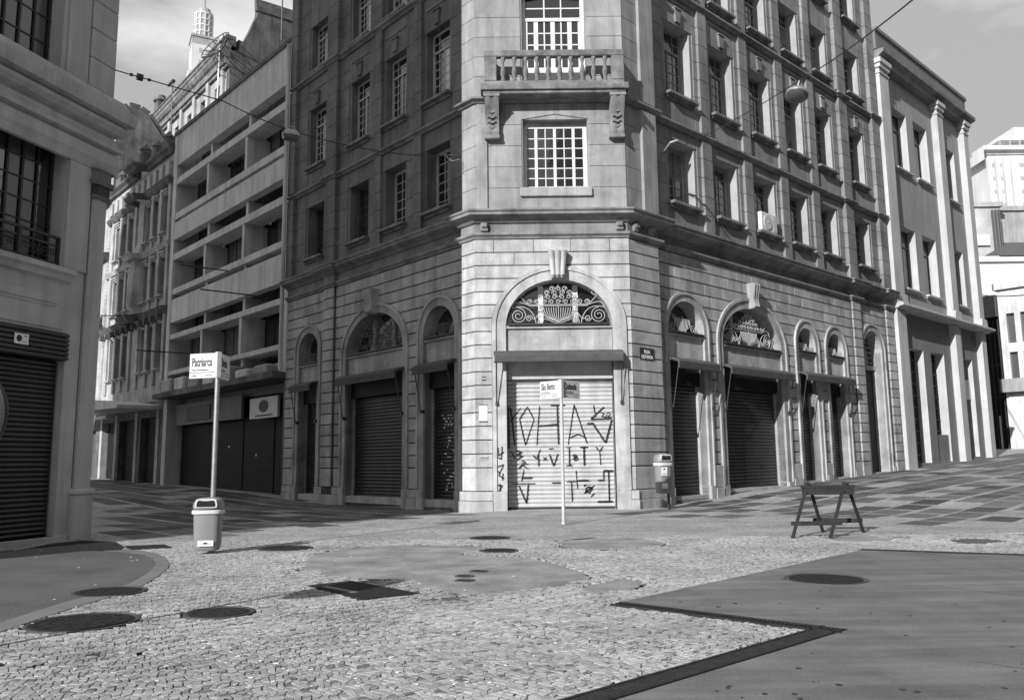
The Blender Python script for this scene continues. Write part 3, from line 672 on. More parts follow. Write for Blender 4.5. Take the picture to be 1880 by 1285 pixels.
MB().box(x0+.09, x1-.09, .2, .30, z0+.0, z0+1.0).build('door_kick_panel', M['white'], CB, F_C)
x0, x1, z0, z1 = CWIN3
window(F_C, x0, z0, x1-x0, z1-z0, CB, 2, 6, leaves=3, fr=.08, mm='white', mun=.04, recess=.25, sill=True)
MB().box(-1.15, -.78, -.1, -.035, 10.2, 14.0, .008).build('bay_pilaster', M['stucco_bay'], CB, F_C)
# cornices swept round the bay
def wpt(F, x, y=0): v = F@Vector((x, y, 0)); return (v.x, v.y)
path = [wpt(F_L, LX0), wpt(F_L, pilL[0]), wpt(F_L, pilL[0], -.14), wpt(F_L, pilL[1], -.14), wpt(F_L, pilL[1]), wpt(F_L, SL), wpt(F_L, SL, -STEP), (CX0, YC), (CX1, YC), wpt(F_R, SR, -STEP), wpt(F_R, SR),
        wpt(F_R, pilR[0]), wpt(F_R, pilR[0], -.14), wpt(F_R, pilR[1], -.14), wpt(F_R, pilR[1]), wpt(F_R, pilR2[0]), wpt(F_R, pilR2[0], -.14), wpt(F_R, RX1, -.14)]
sweep(path, [(-.05, 9.14), (.10, 9.14), (.12, 9.2), (.2, 9.26), (.2, 9.34), (.08, 9.36), (-.05, 9.38)], 'string_course', M['moulding'], CB)
sweep(path, [(-.05, 9.381), (.05, 9.381), (.05, 9.68), (.12, 9.7), (.2, 9.78), (.38, 9.86), (.46, 9.9), (.46, 9.98), (.52, 10.03), (.52, 10.09), (.3, 10.15), (-.05, 10.19)], 'cornice', M['moulding'], CB)
sweep(path, [(-.05, 14.03), (.1, 14.03), (.14, 14.08), (.26, 14.14), (.26, 14.21), (.1, 14.26), (-.05, 14.29)], 'storey_band', M['moulding'], CB)
sweep(path, [(-.05, 19.51), (.1, 19.51), (.14, 19.56), (.26, 19.62), (.26, 19.7), (.1, 19.75), (-.05, 19.77)], 'storey_band', M['moulding'], CB)
sweep(path, [(-.05, HTOP-.6), (.3, HTOP-.5), (.7, HTOP-.3), (.7, HTOP), (-.05, HTOP+.1)], 'roof_cornice', M['moulding'], CB)
# small dentil blocks under the cornice at pilaster tops
for F, x in ((F_C, -.9), (F_C, 3.75), (F_Rb, .35), (F_Rb, 1.2)): MB().box(x-.13, x+.13, -.17, -.05, 9.4, 9.68, .02).box(x-.1, x+.1, -.24, -.05, 9.52, 9.68, .02).build('cornice_bracket', M['moulding'], CB, F)
# balcony
bal = MB().box(-.98, 4.12, -.78, .0, 14.215, 14.44, .02).box(-.9, 4.02, -.70, .0, 14.1, 14.213, .02).build('balcony', M['grimy'], CB, F_C)
MB().box(-.86, 4.0, -.72, -.50, 15.44, 15.68, .03).build('balustrade_rail', M['grimy'], bal, F_C)
MB().box(-.84, 3.98, -.72, -.50, 14.441, 14.56, .02).build('balustrade_base', M['grimy'], bal, F_C)
for a_, b_ in ((-.84, -.42), (3.54, 3.98)): MB().box(a_, b_, -.73, -.49, 14.561, 15.439, .02).build('balustrade_pier', M['grimy'], bal, F_C)
for s in (-.84, 3.74): MB().box(s, s+.24, -.48, -.0, 14.56, 15.66, .02).build('balustrade_return', M['grimy'], bal, F_C)
bp = MB().lathe([(.085, 0), (.085, .07), (.05, .10), (.075, .2), (.095, .32), (.08, .45), (.045, .6), (.04, .68), (.065, .74), (.05, .77), (.085, .80), (.085, .875)], 10).mesh('baluster', M['grimy'], True)
for i in range(10): inst('baluster', bp, bal, F_C@T((-.20+.392*i, -.61, 14.562)))
for xc in (-.60, 3.74):      # scrolled consoles
    R = []
    for z, d in ((14.09, .66), (14.0, .70), (13.85, .62), (13.7, .50), (13.5, .36), (13.3, .26), (13.1, .24), (12.95, .30), (12.85, .28), (12.72, .22)):
        R.append([(xc-.24, 0, z), (xc-.24, -d, z), (xc-.12, -d-.03, z), (xc, -d+.02, z), (xc+.12, -d-.03, z), (xc+.24, -d, z), (xc+.24, 0, z)])
    cs = MB().rings(R).box(xc-.28, xc+.28, -.74, 0, 14.0, 14.095, .01).box(xc-.27, xc+.27, -.30, 0, 12.66, 12.80, .02).build('console', M['moulding'], CB, F_C, smooth=True)
    lf = MB()
    for j in range(4):
        for s in (-1, 1): lf.tube([(xc, -.40+.04*j, 13.55-.17*j), (xc+s*.11, -.42+.05*j, 13.62-.17*j), (xc+s*.17, -.37+.05*j, 13.55-.17*j)], [.035, .045, .02], 5)
    lf.tube([(xc+p[0], -.5, 13.85+p[1]) for p in spiral((0, 0), .13, .03, 1.3, 0, 1, 14)], .03, 5)
    lf.build('carved_leaf', M['moulding'], cs, F_C, smooth=True)
# inner volume (side walls, back, roof)
pts = [(-.9, 27.9), (3.7, 27.9), wpt(F_R, RX1-.03, .75), wpt(F_R, RX1-.03, 15), wpt(F_L, LX0+.03, 15), wpt(F_L, LX0+.03, .75)]
MB().zprism(pts, -.5, HTOP-.2).build('party_wall', M['concrete_dark'], CB)
# side return wall strips so the street wall has thickness at its ends
MB().box(RX1-.08, RX1-.004, .002, .8, 9., HTOP-.3).build('party_wall', M['stucco'], CB, F_R); MB().box(LX0+.004, LX0+.08, .002, .8, 9., HTOP-.3).build('party_wall', M['stucco'], CB, F_L)
# --- graffiti on the white shutter (strokes measured on the shutter itself)
def gp(cx, cy): return (-.21+(cx-280)/2.569*.0183, .07+(1213-cy)/2.569*.0179)
STK = [[(300, 735), (318, 920)], [(298, 802), (348, 738)], [(380, 733), (342, 792), (368, 918)], [(380, 733), (410, 795), (368, 918)], [(438, 730), (422, 920)], [(428, 828), (525, 820)], [(522, 730), (525, 918)], [(490, 728), (560, 728)],
 [(602, 725), (570, 920)], [(602, 725), (660, 915)], [(580, 884), (618, 870), (655, 884)], [(660, 818), (690, 818), (748, 912)], [(748, 912), (780, 800)], [(695, 728), (700, 770)], [(745, 738), (680, 797)], [(680, 797), (780, 795)],
 [(728, 768), (748, 770), (730, 785), (752, 788), (760, 765), (776, 772), (758, 786), (780, 790)], [(300, 945), (320, 985)], [(322, 940), (352, 955), (325, 962), (355, 972), (326, 985)], [(345, 1000), (380, 1010)], [(350, 990), (368, 1000), (335, 1030), (350, 1012), (378, 1030)],
 [(402, 965), (420, 985), (438, 938)], [(430, 970), (430, 1022)], [(478, 938), (502, 936)], [(480, 960), (500, 1020), (522, 960)], [(450, 975), (470, 995)], [(470, 975), (450, 995)], [(575, 932), (575, 1018)], [(560, 932), (585, 932)], [(558, 1018), (590, 1018)],
 [(600, 965), (612, 975), (592, 988), (605, 995), (615, 985), (592, 972), (600, 965)], [(625, 932), (665, 932)], [(645, 932), (645, 1020)], [(700, 930), (718, 952), (735, 928)], [(718, 952), (722, 1018)], [(360, 1035), (348, 1090)], [(350, 1075), (400, 1075)],
 [(300, 1102), (415, 1102)], [(335, 1110), (370, 1195)], [(380, 1105), (370, 1195)], [(540, 1048), (540, 1100), (490, 1100)], [(560, 1095), (610, 1095)], [(582, 1095), (585, 1190)], [(605, 1040), (610, 1130)], [(610, 1090), (665, 1090)],
 [(732, 1045), (782, 1045)], [(735, 1045), (735, 1090), (705, 1090)], [(758, 1045), (758, 1190)], [(700, 1190), (775, 1190)], [(650, 1125), (665, 1120), (678, 1132), (665, 1148), (650, 1140), (650, 1125)], [(690, 1115), (640, 1150)], [(690, 1150), (672, 1168)], [(650, 1108), (640, 1118)], [(290, 730), (290, 935)]]
gb = MB()
for st in STK:
    P = [gp(*p) for p in st]
    # resample with a slight wobble
    Q = []
    for a_, b_ in zip(P[:-1], P[1:]):
        k = max(2, int(math.hypot(b_[0]-a_[0], b_[1]-a_[1])/.06))
        for i in range(k): Q.append((a_[0]+(b_[0]-a_[0])*i/k+random.uniform(-.004, .004), a_[1]+(b_[1]-a_[1])*i/k+random.uniform(-.004, .004)))
    Q.append(P[-1]); vs = []; sw = random.uniform(.018, .037)
    for i, q in enumerate(Q):
        t = Vector((Q[min(i+1, len(Q)-1)][0]-Q[max(i-1, 0)][0], Q[min(i+1, len(Q)-1)][1]-Q[max(i-1, 0)][1])); t = t.normalized() if t.length > 0 else Vector((1, 0))
        hw = sw*random.uniform(.85, 1.15)*(.55 if i in (0, len(Q)-1) else 1); vs += [(q[0]-t.y*hw, .3965, q[1]+t.x*hw), (q[0]+t.y*hw, .3965, q[1]-t.x*hw)]
    gb.add(vs, [(2*i, 2*i+1, 2*i+3, 2*i+2) for i in range(len(Q)-1)])
gb.build('graffiti', M['paint_black'], CSH, F_C)
gb = MB()
for st in [[(243, 930), (245, 968), (270, 950)], [(262, 925), (258, 985), (240, 975)], [(240, 1020), (268, 1010), (245, 1060), (270, 1075)], [(230, 1030), (250, 1050)], [(265, 1050), (262, 1085)], [(235, 1105), (262, 1108), (240, 1140), (268, 1150)], [(250, 1100), (255, 1160)]]:
    P = [gp(*p) for p in st]
    for a_, b_ in zip(P[:-1], P[1:]):
        t = Vector((b_[0]-a_[0], b_[1]-a_[1])).normalized()*.026; gb.add([(a_[0]-t.y, -.0955, a_[1]+t.x), (a_[0]+t.y, -.0955, a_[1]-t.x), (b_[0]+t.y, -.0955, b_[1]-t.x), (b_[0]-t.y, -.0955, b_[1]+t.x)], [(0, 1, 2, 3)])
gb.build('graffiti', M['paint_soft'], CB, F_C@T((-.02, 0, 0)))
# ghost lettering on the lintel panel: rust stains of lost letters
b = MB()
for x in [.25, .42, .56, .7, .84, 1.0, 1.75, 1.95, 2.1, 2.3, 2.45, 2.6, 2.8, 2.95]:
    for k in range(3): z = random.uniform(5.4, 5.75); xx = x+random.uniform(-.04, .04); hh = random.uniform(.03, .09); b.box(xx-.012, xx+.012, .026, .0285, z, z+hh)
b.build('letter_stain', M['far_grey'], CB, F_C)
# paint chips on two shutters
for F, c_, w_, z0, z1 in ((F_L, -2.3, .8, .6, 3.2),):
    b = MB()
    for k in range(46):
        x = c_+random.gauss(.1, .3)*w_; z = random.uniform(z0, z1); s = random.uniform(.02, .06); z = round(z/.115)*.115+.05
        b.box(x-s, x+s, .396, .399, z-.02, z+.02)
    b.build('paint_chip', M['sticker'], CB, F)
# ---------------------------------------------------------------- things fixed to the corner building
def plate(name, label, cat, F, x, z, w, h, m, y=-BD-.003, d=.02, group=None):
    o = thing(name, label, cat, (F@Vector((x, y, z)))[:]); MB().box(x, x+w, y-d, y, z, z+h, .003).build('plate', M[m], o, F); return o
o = plate('street_name_plate', 'small dark street name plate reading RUA QUITANDA on the corner stones', 'sign', F_Rb, .38, 4.98, .78, .40, 'ink')
text('RUA', .17, o, F_Rb@T((.77, -BD-.0255, 5.19)), M['sticker'], align='CENTER', bold=.004); text('QUITANDA', .165, o, F_Rb@T((.77, -BD-.0255, 5.02)), M['sticker'], xs=.72, align='CENTER', bold=.004)
o = plate('notice_board', 'white paper notice on the corner left of the graffitied shutter', 'notice', F_C, -1.12, 2.93, .28, .52, 'sticker')
b = MB()
for k in range(6): b.box(-1.08, -.9+.02*(k % 3), -BD-.0265, -BD-.0235, 3.05+.06*k, 3.06+.06*k)
b.box(-1.12, -.84, -BD-.03, -BD-.024, 2.9, 2.93).box(-1.12, -.84, -BD-.03, -BD-.024, 3.45, 3.48); b.build('printed_lines', M['ink'], o, F_C)
o = plate('number_plate', 'tiny dark house number plate high on the left corner stones', 'plate', F_C, -1.02, 4.28, .14, .13, 'ink'); text('104', .09, o, F_C@T((-.95, -BD-.0255, 4.31)), M['sticker'], align='CENTER')
o = plate('stencil_plate', 'thin grey plate low on the left corner stones', 'plate', F_C, -1.14, 1.66, .32, .11, 'sign_grey')
b = MB()
for k in range(7): b.box(-1.12+.042*k, -1.095+.042*k, -BD-.0265, -BD-.0235, 1.68, 1.75)
b.build('lettering', M['ink'], o, F_C)
ac = thing('air_conditioner', 'white air conditioner with round fan on the window sill of the right facade', 'air conditioner', (F_R@Vector((9.0, -.1, 11.12)))[:])
MB().box(8.93, 10.2, -.22, .25, 11.12, 11.95, .03).build('casing', M['white'], ac, F_R)
b = MB().lathe([(.33, 0), (.33, .02), (.3, .03), (.06, .03), (.05, .045)], 24); W_ = F_R@T((9.42, -.222, 11.53))@Matrix.Rotation(math.pi/2, 4, 'X'); b.build('fan_grille', M['sign_grey'], ac, W_)
MB().box(9.84, 10.16, -.23, -.222, 11.2, 11.88).build('vent_panel', M['sign_grey'], ac, F_R)

# ================================================================== WHITE-PILASTERED BUILDING (right)
WB = thing('pilastered_building', 'three storey rendered building with white pilasters right of the corner building', 'building', (F_R@Vector((29, 0, 0)))[:])
F_W = F_R; X0, X1, XE = 21.66, 34.6, 36.3
ups = [(24.0, 25.95), (26.95, 28.95)]
holes = [rect(a_, b_, z0, z1) for a_, b_ in ups for z0, z1 in ((10.72, 14.25), (17.62, 21.15))]+[rect(31.6, 33.35, z0, z1) for z0, z1 in ((10.72, 14.25), (17.4, 20.8))]
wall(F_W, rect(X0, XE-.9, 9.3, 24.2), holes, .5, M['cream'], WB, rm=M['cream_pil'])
gh_ = [rect(23.9, 25.75, 1.25, 7.42), rect(26.8, 28.75, 1.3, 7.45), rect(31.2, 33.3, 1.55, 7.45)]
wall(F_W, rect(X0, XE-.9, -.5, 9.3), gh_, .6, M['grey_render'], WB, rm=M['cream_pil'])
for a_, b_ in ups+[(31.6, 33.35)]:
    for z0, z1 in ((10.72, 14.25), (17.62, 21.15) if a_ < 30 else (17.4, 20.8)):
        window(F_W, a_, z0, b_-a_, z1-z0, WB, 1, 1, transom=.28, leaves=2, fr=.09, mm='wood_dark', recess=.45, silld=.14, gl='glass_dim', sillm='cream_pil')
for (x, z, kind) in ((23.9, 1.25, 0), (26.8, 1.3, 1), (31.2, 1.55, 2)):
    q = {0: 1.85, 1: 1.95, 2: 2.1}[kind]
    MB().box(x, x+q, .5, .56, z, 7.45).build('shop_front', M['black'], WB, F_W)
    b = MB()
    for k in range(9): b.box(x+.05, x+q-.05, .44, .48, z+.4+.65*k, z+.44+.65*k)
    for k in range(4): b.box(x+.1+k*.5, x+.14+k*.5, .44, .48, z, 7.4)
    b.build('window_grille', M['iron'], WB, F_W)
MB().box(31.25, 33.25, .2, .4, 5.0, 6.2, .02).build('shop_sign', M['sign_grey'], WB, F_W)
MB().box(26.82, 28.73, .1, .5, 1.3, 2.8).build('shop_base', M['grey_render'], WB, F_W)
for x, wd, m_ in ((21.75, 1.15, 'cream_pil'), (29.85, .9, 'cream_pil'), (34.3, .8, 'cream_pil')):
    MB().box(x, x+wd, -.38, 0, 9.95, 22.6, .01).build('pilaster', M[m_], WB, F_W)
    MB().box(x-.08, x+wd+.08, -.48, 0, 22.62, 22.85, .02).box(x-.16, x+wd+.16, -.56, 0, 22.86, 23.15, .02).box(x-.05, x+wd+.05, -.44, 0, 22.3, 22.38, .01).build('capital', M['cream_pil'], WB, F_W)
    MB().box(x, x+wd*.98, -.36, 0, -.5, 9.28, .01).build('pilaster', M['cream_pil'], WB, F_W)
    MB().prism([(x-.15, 9.62), (x+wd+.15, 9.62), (x+wd, 10.1), (x, 10.1)], -.5, 0).build('pilaster_base', M['cream_pil'], WB, F_W)
pe = [wpt(F_W, X0), wpt(F_W, XE-.9), wpt(F_W, XE, 1.1), wpt(F_W, XE+.4, 4.5)]
sweep(pe, [(-.05, 9.3), (.45, 9.3), (.5, 9.36), (.75, 9.42), (.75, 9.52), (.6, 9.6), (-.05, 9.7)], 'ledge', M['cream_pil'], WB)
sweep(pe, [(-.05, 23.0), (.4, 23.0), (.45, 23.25), (.72, 23.42), (.75, 23.6), (-.05, 23.65)], 'cornice', M['moulding'], WB)
pe2 = [wpt(F_W, X0), wpt(F_W, XE-1.3), wpt(F_W, XE-.5, 1.1), wpt(F_W, XE, 4.5)]
sweep(pe2, [(-.3, 23.7), (.35, 23.7), (.35, 24.7), (.45, 24.75), (.45, 24.95), (-.3, 24.95)], 'parapet', M['nb_dark'], WB)
q1, q2, q3 = wpt(F_W, XE-.9), wpt(F_W, XE, 1.1), wpt(F_W, XE+.4, 4.5)
def facet(p, q, z0, z1, m, parent, nm='wall'):
    MB().add([(p[0], p[1], z0), (q[0], q[1], z0), (q[0], q[1], z1), (p[0], p[1], z1)], [(0, 1, 2, 3)]).build(nm, m, parent)
for p, q in ((q1, q2), (q2, q3)): facet(p, q, -.5, 9.3, M['grey_render'], WB); facet(p, q, 9.3, 24.2, M['cream'], WB)
MB().zprism([wpt(F_W, X0+.02, .62), wpt(F_W, XE-1.2, .62), wpt(F_W, XE-.3, 1.6), wpt(F_W, XE+.2, 4.8), wpt(F_W, XE, 14), wpt(F_W, X0+.02, 14)], -.5, 24.0).build('roof', M['concrete_dark'], WB)
MB().tube([F_W@Vector((XE-.6, -.1, 1.3)), F_W@Vector((XE-.6, -.1, 9.2))], .07, 8).build('downpipe', M['metal_grey'], WB)

# ================================================================== MODERN BUILDING (left street)
MBd = thing('louvred_building', 'concrete office block with deep horizontal sun louvres left of the corner building', 'building', (F_L@Vector((-22, 0, 0)))[:])
def lx(s): return -s
def LB(s0, s1, y0, y1, z0, z1, nm, m, b=0, parent=None): return MB().box(-s1, -s0, y0, y1, z0, z1, b).build(nm, M[m], parent or MBd, F_L)
LB(14.15, 14.85, -.05, 1.5, 5.6, 22.4, 'pier', 'concrete'); LB(29.65, 30.2, -.05, 1.5, 5.6, 22.4, 'pier', 'concrete')
LB(14.86, 29.64, -.02, .5, 20.35, 22.4, 'parapet', 'concrete'); LB(14.1, 30.25, -.12, .6, 22.401, 22.62, 'coping', 'concrete_dark')
for (sb, st, f0, f1, s0_, s1_) in ((15.5, 16.6, 19.1, 19.55, 16.85, 17.25), (10.25, 11.68, 14.15, 14.6, 12.0, 12.35)):
    LB(14.86, 29.64, -.02, .45, sb, st, 'band_wall', 'concrete')
LB(14.86, 29.64, -.02, .45, 6.1, 6.35, 'band_wall', 'concrete')
for z0, z1 in ((19.1, 19.5), (16.8, 17.2), (14.2, 14.6), (12.0, 12.35), (9.2, 9.5), (7.0, 7.25)):
    LB(14.86, 29.64, -.02, 1.0, z0, z1, 'louvre', 'concrete', .01)
for s in (19.55, 24.75):
    for z0, z1 in ((17.201, 19.099), (16.601, 16.799), (12.351, 14.199), (11.681, 11.999), (7.251, 9.199), (6.36, 6.99), (19.51, 20.34), (14.61, 15.49), (9.51, 10.24)): LB(s-.14, s+.14, .03 if z1-z0 > 1 else .2, 1.45, z0, z1, 'fin', 'concrete')
for k, (z0, z1) in enumerate(((6.36, 10.24), (11.69, 15.49), (16.61, 20.34))):
    LB(14.86, 29.64, 1.5, 1.6, z0, z1, 'back_wall', 'black')
    for s0_, s1_ in ((15.0, 19.3), (19.8, 24.5), (25.0, 29.5)):
        b = MB(); w4 = (s1_-s0_)/4
        for i in range(5): b.box(-s1_+w4*i-.03, -s1_+w4*i+.03, 1.3, 1.4, z0+.6, z1-.7)
        b.box(-s1_, -s0_, 1.3, 1.4, z0+.6, z0+.68).box(-s1_, -s0_, 1.3, 1.4, z1-.78, z1-.7)
        o = b.build('window', M['iron'], MBd, F_L)
        for i in range(4):
            MB().box(-s1_+w4*i+.03, -s1_+w4*(i+1)-.03, 1.33, 1.36, z0+.69, z1-.79).build('pane', M['glass'] if random.random() < .55 else M['curtain'], o, F_L)
LB(14.2, 30.2, 1.61, 12, -.5, 22.3, 'roof', 'concrete_dark')
LB(14.15, 30.25, -.7, 1.5, 5.55, 5.85, 'canopy', 'concrete_dark', .02); 
for k in range(7):   # crumpled cloths and boxes on the canopy
    s = 15.1+k*2.1; LB(s, s+1.5, -.55, .3, 5.851, 5.95+random.uniform(.25, .75), 'canopy_sheet', 'concrete' if k % 2 else 'far_grey', .08)
LB(29.6, 30.2, 0, 1.4, -.5, 5.54, 'pier', 'concrete'); LB(14.15, 14.4, 0, 1.4, -.5, 5.54, 'pier', 'wood_dark')
LB(14.4, 29.6, .9, 1.2, 5.1, 5.54, 'shop_fascia', 'nb_dark'); LB(20.0, 29.5, .45, .6, 3.95, 5.2, 'shop_sign', 'grey_render', .01); LB(15.8, 18.9, .4, .55, 3.85, 4.9, 'shop_sign', 'sign_grey', .02)
LB(24.0, 27.5, .38, .44, 4.15, 4.95, 'sign_panel', 'wood_dark'); MB().add([(-17.3+.55*math.cos(t*.5236), .395, 4.45+.32*math.sin(t*.5236)) for t in range(12)], [tuple(range(12))]).build('sign_emblem', M['ink'], MBd, F_L)
LB(16.3, 18.2, .385, .395, 3.96, 4.03, 'sign_line', 'ink')
for i, (s0_, s1_) in enumerate(((14.5, 17.0), (17.15, 20.6), (20.75, 24.6), (24.75, 29.5))):
    corrug(-s1_, -s0_, .15, 3.9 if i > 1 else 5.0, .12, .025, .95).build('roller_shutter', M['shutter_black'], MBd, F_L)
LB(14.4, 29.6, 1.0, 1.5, -.4, 5.5, 'shop_wall', 'black')
for s, z in ((15.7, 2.3), (19.0, 2.0), (22.4, 2.5)): LB(s, s+.12, .9, .92, z, z+.1, 'sticker', 'sticker')
LB(19.2, 20.9, -.6, -.1, -.05, .12, 'kerb_step', 'curb', .02)
MB().tube([F_L@Vector((-14.1, -.35, 22)), F_L@Vector((-14.1, -.35, 5.9))], .1, 8).build('downpipe', M['concrete'], MBd)
# thin poles sticking out over the street
for (s, z, l) in ((21.3, 12.0, 2.6), (17.0, 9.9, 3.1), (25.5, 7.9, 3.2)):
    MB().tube([F_L@Vector((-s, 0, z)), F_L@Vector((-s-.0, -l, z-.05))], .035, 6).build('banner_pole', M['iron'], MBd)
ac = MBd
# ================================================================== TALL BUILDING BEHIND
P1 = at(423, 96, 1); d = ray(423, 96); P1 = CAM+d*((31-EYE)/d.z); d = ray(300, 222); P2 = CAM+d*((31-EYE)/d.z)
TB = thing('gabled_building', 'older building with heavy cornice and dark streaked side wall behind the louvred block', 'building', (P1.x, P1.y, 0))
ux = (P1-P2); ux.z = 0; ux.normalize(); F_T = frame((P1.x, P1.y), (ux.x, ux.y))
holes = [rect(-x-1.3, -x, z0, z0+2.6) for x in (1.6, 4.6, 7.6, 10.6, 13.6, 16.6, 20, 24, 28) for z0 in (26.6, 22.2)]
wall(F_T, rect(-46, 0, 8, 31.9), holes, .5, M['ornate'], TB)
for x in (1.6, 4.6, 7.6, 10.6, 13.6, 16.6, 20, 24, 28):
    for z0 in (26.6, 22.2): window(F_T, -x-1.3, z0, 1.3, 2.6, TB, 1, 3, fr=.1, recess=.4, silld=.3, sillm='ornate')
    MB().box(-x+.35, -x+.85, -.22, 0, 22, 30.2, .02).build('pilaster', M['ornate'], TB, F_T)
    MB().box(-x-1.6, -x+.3, -.75, 0, 25.9, 26.1, .02).build('balcony_slab', M['ornate_dirty'], TB, F_T)
    b = MB()
    for k in range(9): b.box(-x-1.5+k*.21, -x-1.46+k*.21, -.7, -.66, 26.1, 26.9)
    b.box(-x-1.55, -x+.25, -.71, -.65, 26.9, 26.95); b.build('railing', M['white_old'], TB, F_T)
tp = [wpt(F_T, -46), wpt(F_T, .0)]
sweep(tp, [(-.05, 29.9), (.2, 29.9), (.2, 30.1), (.35, 30.15), (.35, 30.6), (.5, 30.7), (.65, 30.9), (.65, 31.1), (.75, 31.2), (.75, 31.4), (-.05, 31.5)], 'cornice', M['grimy'], TB)
sweep(tp, [(-.4, 31.5), (.2, 31.5), (.2, 32.1), (.35, 32.15), (.35, 32.3), (-.4, 32.3)], 'parapet', M['ornate_dirty'], TB)
F_TS = frame((P1.x, P1.y), (-nL.x, -nL.y))      # side wall, running back from the street
def ts(px, py):
    d = ray(px, py); n_ = Vector((F_TS[0][1], F_TS[1][1], 0)); t = (P1-CAM).dot(n_)/d.dot(n_); q = F_TS.inverted()@(CAM+d*t); return (q.x, q.z)
side = [(0, 5), (ts(560, 300)[0]+8, 5), (ts(560, 38)[0]+8, ts(560, 38)[1]-1)]+[ts(*p) for p in ((560, 38), (500, 20), (475, 11), (472, 30), (460, 55), (439, 92))]+[(0, ts(430, 96)[1])]
MB().prism(side, .0, .5).build('side_wall', M['concrete_dark'], TB, F_TS)
cp = [ts(*p) for p in ((562, 38), (475, 11))]
MB().bar((cp[1][0]-.2, .1, cp[1][1]), (cp[0][0], .1, cp[0][1]), .9, .35, (0, 1, 0)).build('coping', M['ornate_dirty'], TB, F_TS)
MB().add([(-46, .6, 8), (-.1, .6, 8), (-.1, .6, 32.2), (-46, .6, 32.2), (-46, 14, 8), (-.1, 14, 8), (-.1, 14, 30), (-46, 14, 30)], [(0, 1, 2, 3), (4, 7, 6, 5), (3, 2, 6, 7), (0, 3, 7, 4), (1, 5, 6, 2)]).build('roof', M['roof'], TB, F_T)
for x in (17, 40):
    MB().box(-x-.5, -x+.5, -.2, .8, 32.3, 33.3, .05).lathe([(.5, 0), (.7, .1), (.7, .25), (.35, .45), (.3, .7)], 10, (-x, .3, 33.3)).build('chimney', M['ornate_dirty'], TB, F_T)
# dishes and masts on the roofs
def at_s(px, py, s_scale): 
    d = ray(px, py); n_ = nL; t = (PL-CAM).dot(n_)/d.dot(n_); return CAM+d*(t*s_scale)
pd = at_s(403, 92, 1.22)
D = thing('satellite_dish', 'large mesh satellite dish on a pole on the roof edge', 'satellite dish', (pd.x, pd.y, 31.5))
dm = Matrix.Translation(pd)@Matrix.Rotation(math.radians(-35), 4, 'Z')@Matrix.Rotation(math.radians(62), 4, 'X')
b = MB(); n = 24; prof = [(0.1, .0), (.6, .07), (1.1, .23), (1.6, .5)]
vs = []; 
for r, z in prof:
    for j in range(n): an = 2*math.pi*j/n; vs.append((r*math.cos(an), r*math.sin(an), z))
fs = [(i*n+j, i*n+(j+1) % n, (i+1)*n+(j+1) % n, (i+1)*n+j) for i in range(3) for j in range(n)]
b = MB()
for j in range(16): an = math.pi*j/8; b.tube([(.82*r*math.cos(an), .82*r*math.sin(an), .82*z) for r, z in prof], .03 if j % 2 else .045, 4)
for r, z in prof[1:]: b.tube([(.82*r*math.cos(2*math.pi*j/24), .82*r*math.sin(2*math.pi*j/24), .82*z) for j in range(25)], .035, 4)
b.build('dish', M['iron'], D, dm)
MB().tube([pd+Vector((0, 0, .05)), Vector((pd.x, pd.y, pd.z-4.3))], .07, 6).build('pole', M['metal_grey'], D)
pd = at_s(317, 185, 1.25); D = thing('roof_antenna', 'thin roof mast with a small bent head against the sky', 'antenna', (pd.x, pd.y, pd.z-1))
b = MB().tube([pd-Vector((0, 0, 3)), at_s(317, 152, 1.25)], .06, 6).tube([at_s(309, 158, 1.25), at_s(319, 149, 1.25)], [.1, .16], 6); b.build('mast', M['iron'], D)
pd = at_s(518, 24, 1.3); D = thing('lightning_rod', 'thin straight rod on the roof of the gabled building', 'rod', (pd.x, pd.y, pd.z-2)); MB().tube([pd-Vector((0, 0, 2)), pd+Vector((0, 0, 4))], .05, 5).build('rod', M['iron'], D)

# ================================================================== ORNATE BUILDINGS (left street, farther)
OB = thing('ornate_building', 'narrow old ornate facade with balconies and blackened cornices beyond the louvred block', 'building', (F_L@Vector((-36, 0, 0)))[:])
wl = []
for s in (31.2, 32.9, 34.4, 37.9, 39.4, 41.0): wl += [(s, z0, z1) for z0, z1 in ((7.6, 10.5), (12.3, 14.8), (16.4, 18.9))]
holes = [rect(-s-.75, -s, z0, z1) for s, z0, z1 in wl]
wall(F_L, rect(-43.2, -30.25, 5.6, 21.4), holes, .4, M['ornate'], OB)
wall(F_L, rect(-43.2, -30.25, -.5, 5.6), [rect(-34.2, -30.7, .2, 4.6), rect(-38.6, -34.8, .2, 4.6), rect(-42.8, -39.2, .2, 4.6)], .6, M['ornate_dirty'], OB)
for s, z0, z1 in wl:
    window(F_L, -s-.75, z0, .75, z1-z0, OB, 1, 2, transom=.3, fr=.08, recess=.3, silld=.22, sillm='ornate', mm='wood_dark')
    MB().box(-s-.95, -s+.2, -.18, 0, z1+.22, z1+.36, .02).box(-s-.9, -s+.15, -.1, 0, z1+.1, z1+.2, .01).build('window_hood', M['ornate'], OB, F_L)
for s in (30.6, 32.15, 33.7, 35.5, 37.1, 38.75, 40.3, 42.2): MB().box(-s-.2, -s+.2, -.14, 0, 6.6, 19.4, .02).build('pilaster', M['ornate'], OB, F_L)
po = [wpt(F_L, -43.2), wpt(F_L, -36.9), wpt(F_L, -36.6, -.7), wpt(F_L, -35.2, -.7), wpt(F_L, -34.9), wpt(F_L, -30.25)]
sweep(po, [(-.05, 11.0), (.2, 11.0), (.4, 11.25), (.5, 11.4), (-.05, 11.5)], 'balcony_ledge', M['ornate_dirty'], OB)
sweep(po, [(-.05, 19.4), (.15, 19.4), (.3, 19.6), (.35, 19.75), (-.05, 19.8)], 'cornice', M['ornate_dirty'], OB)
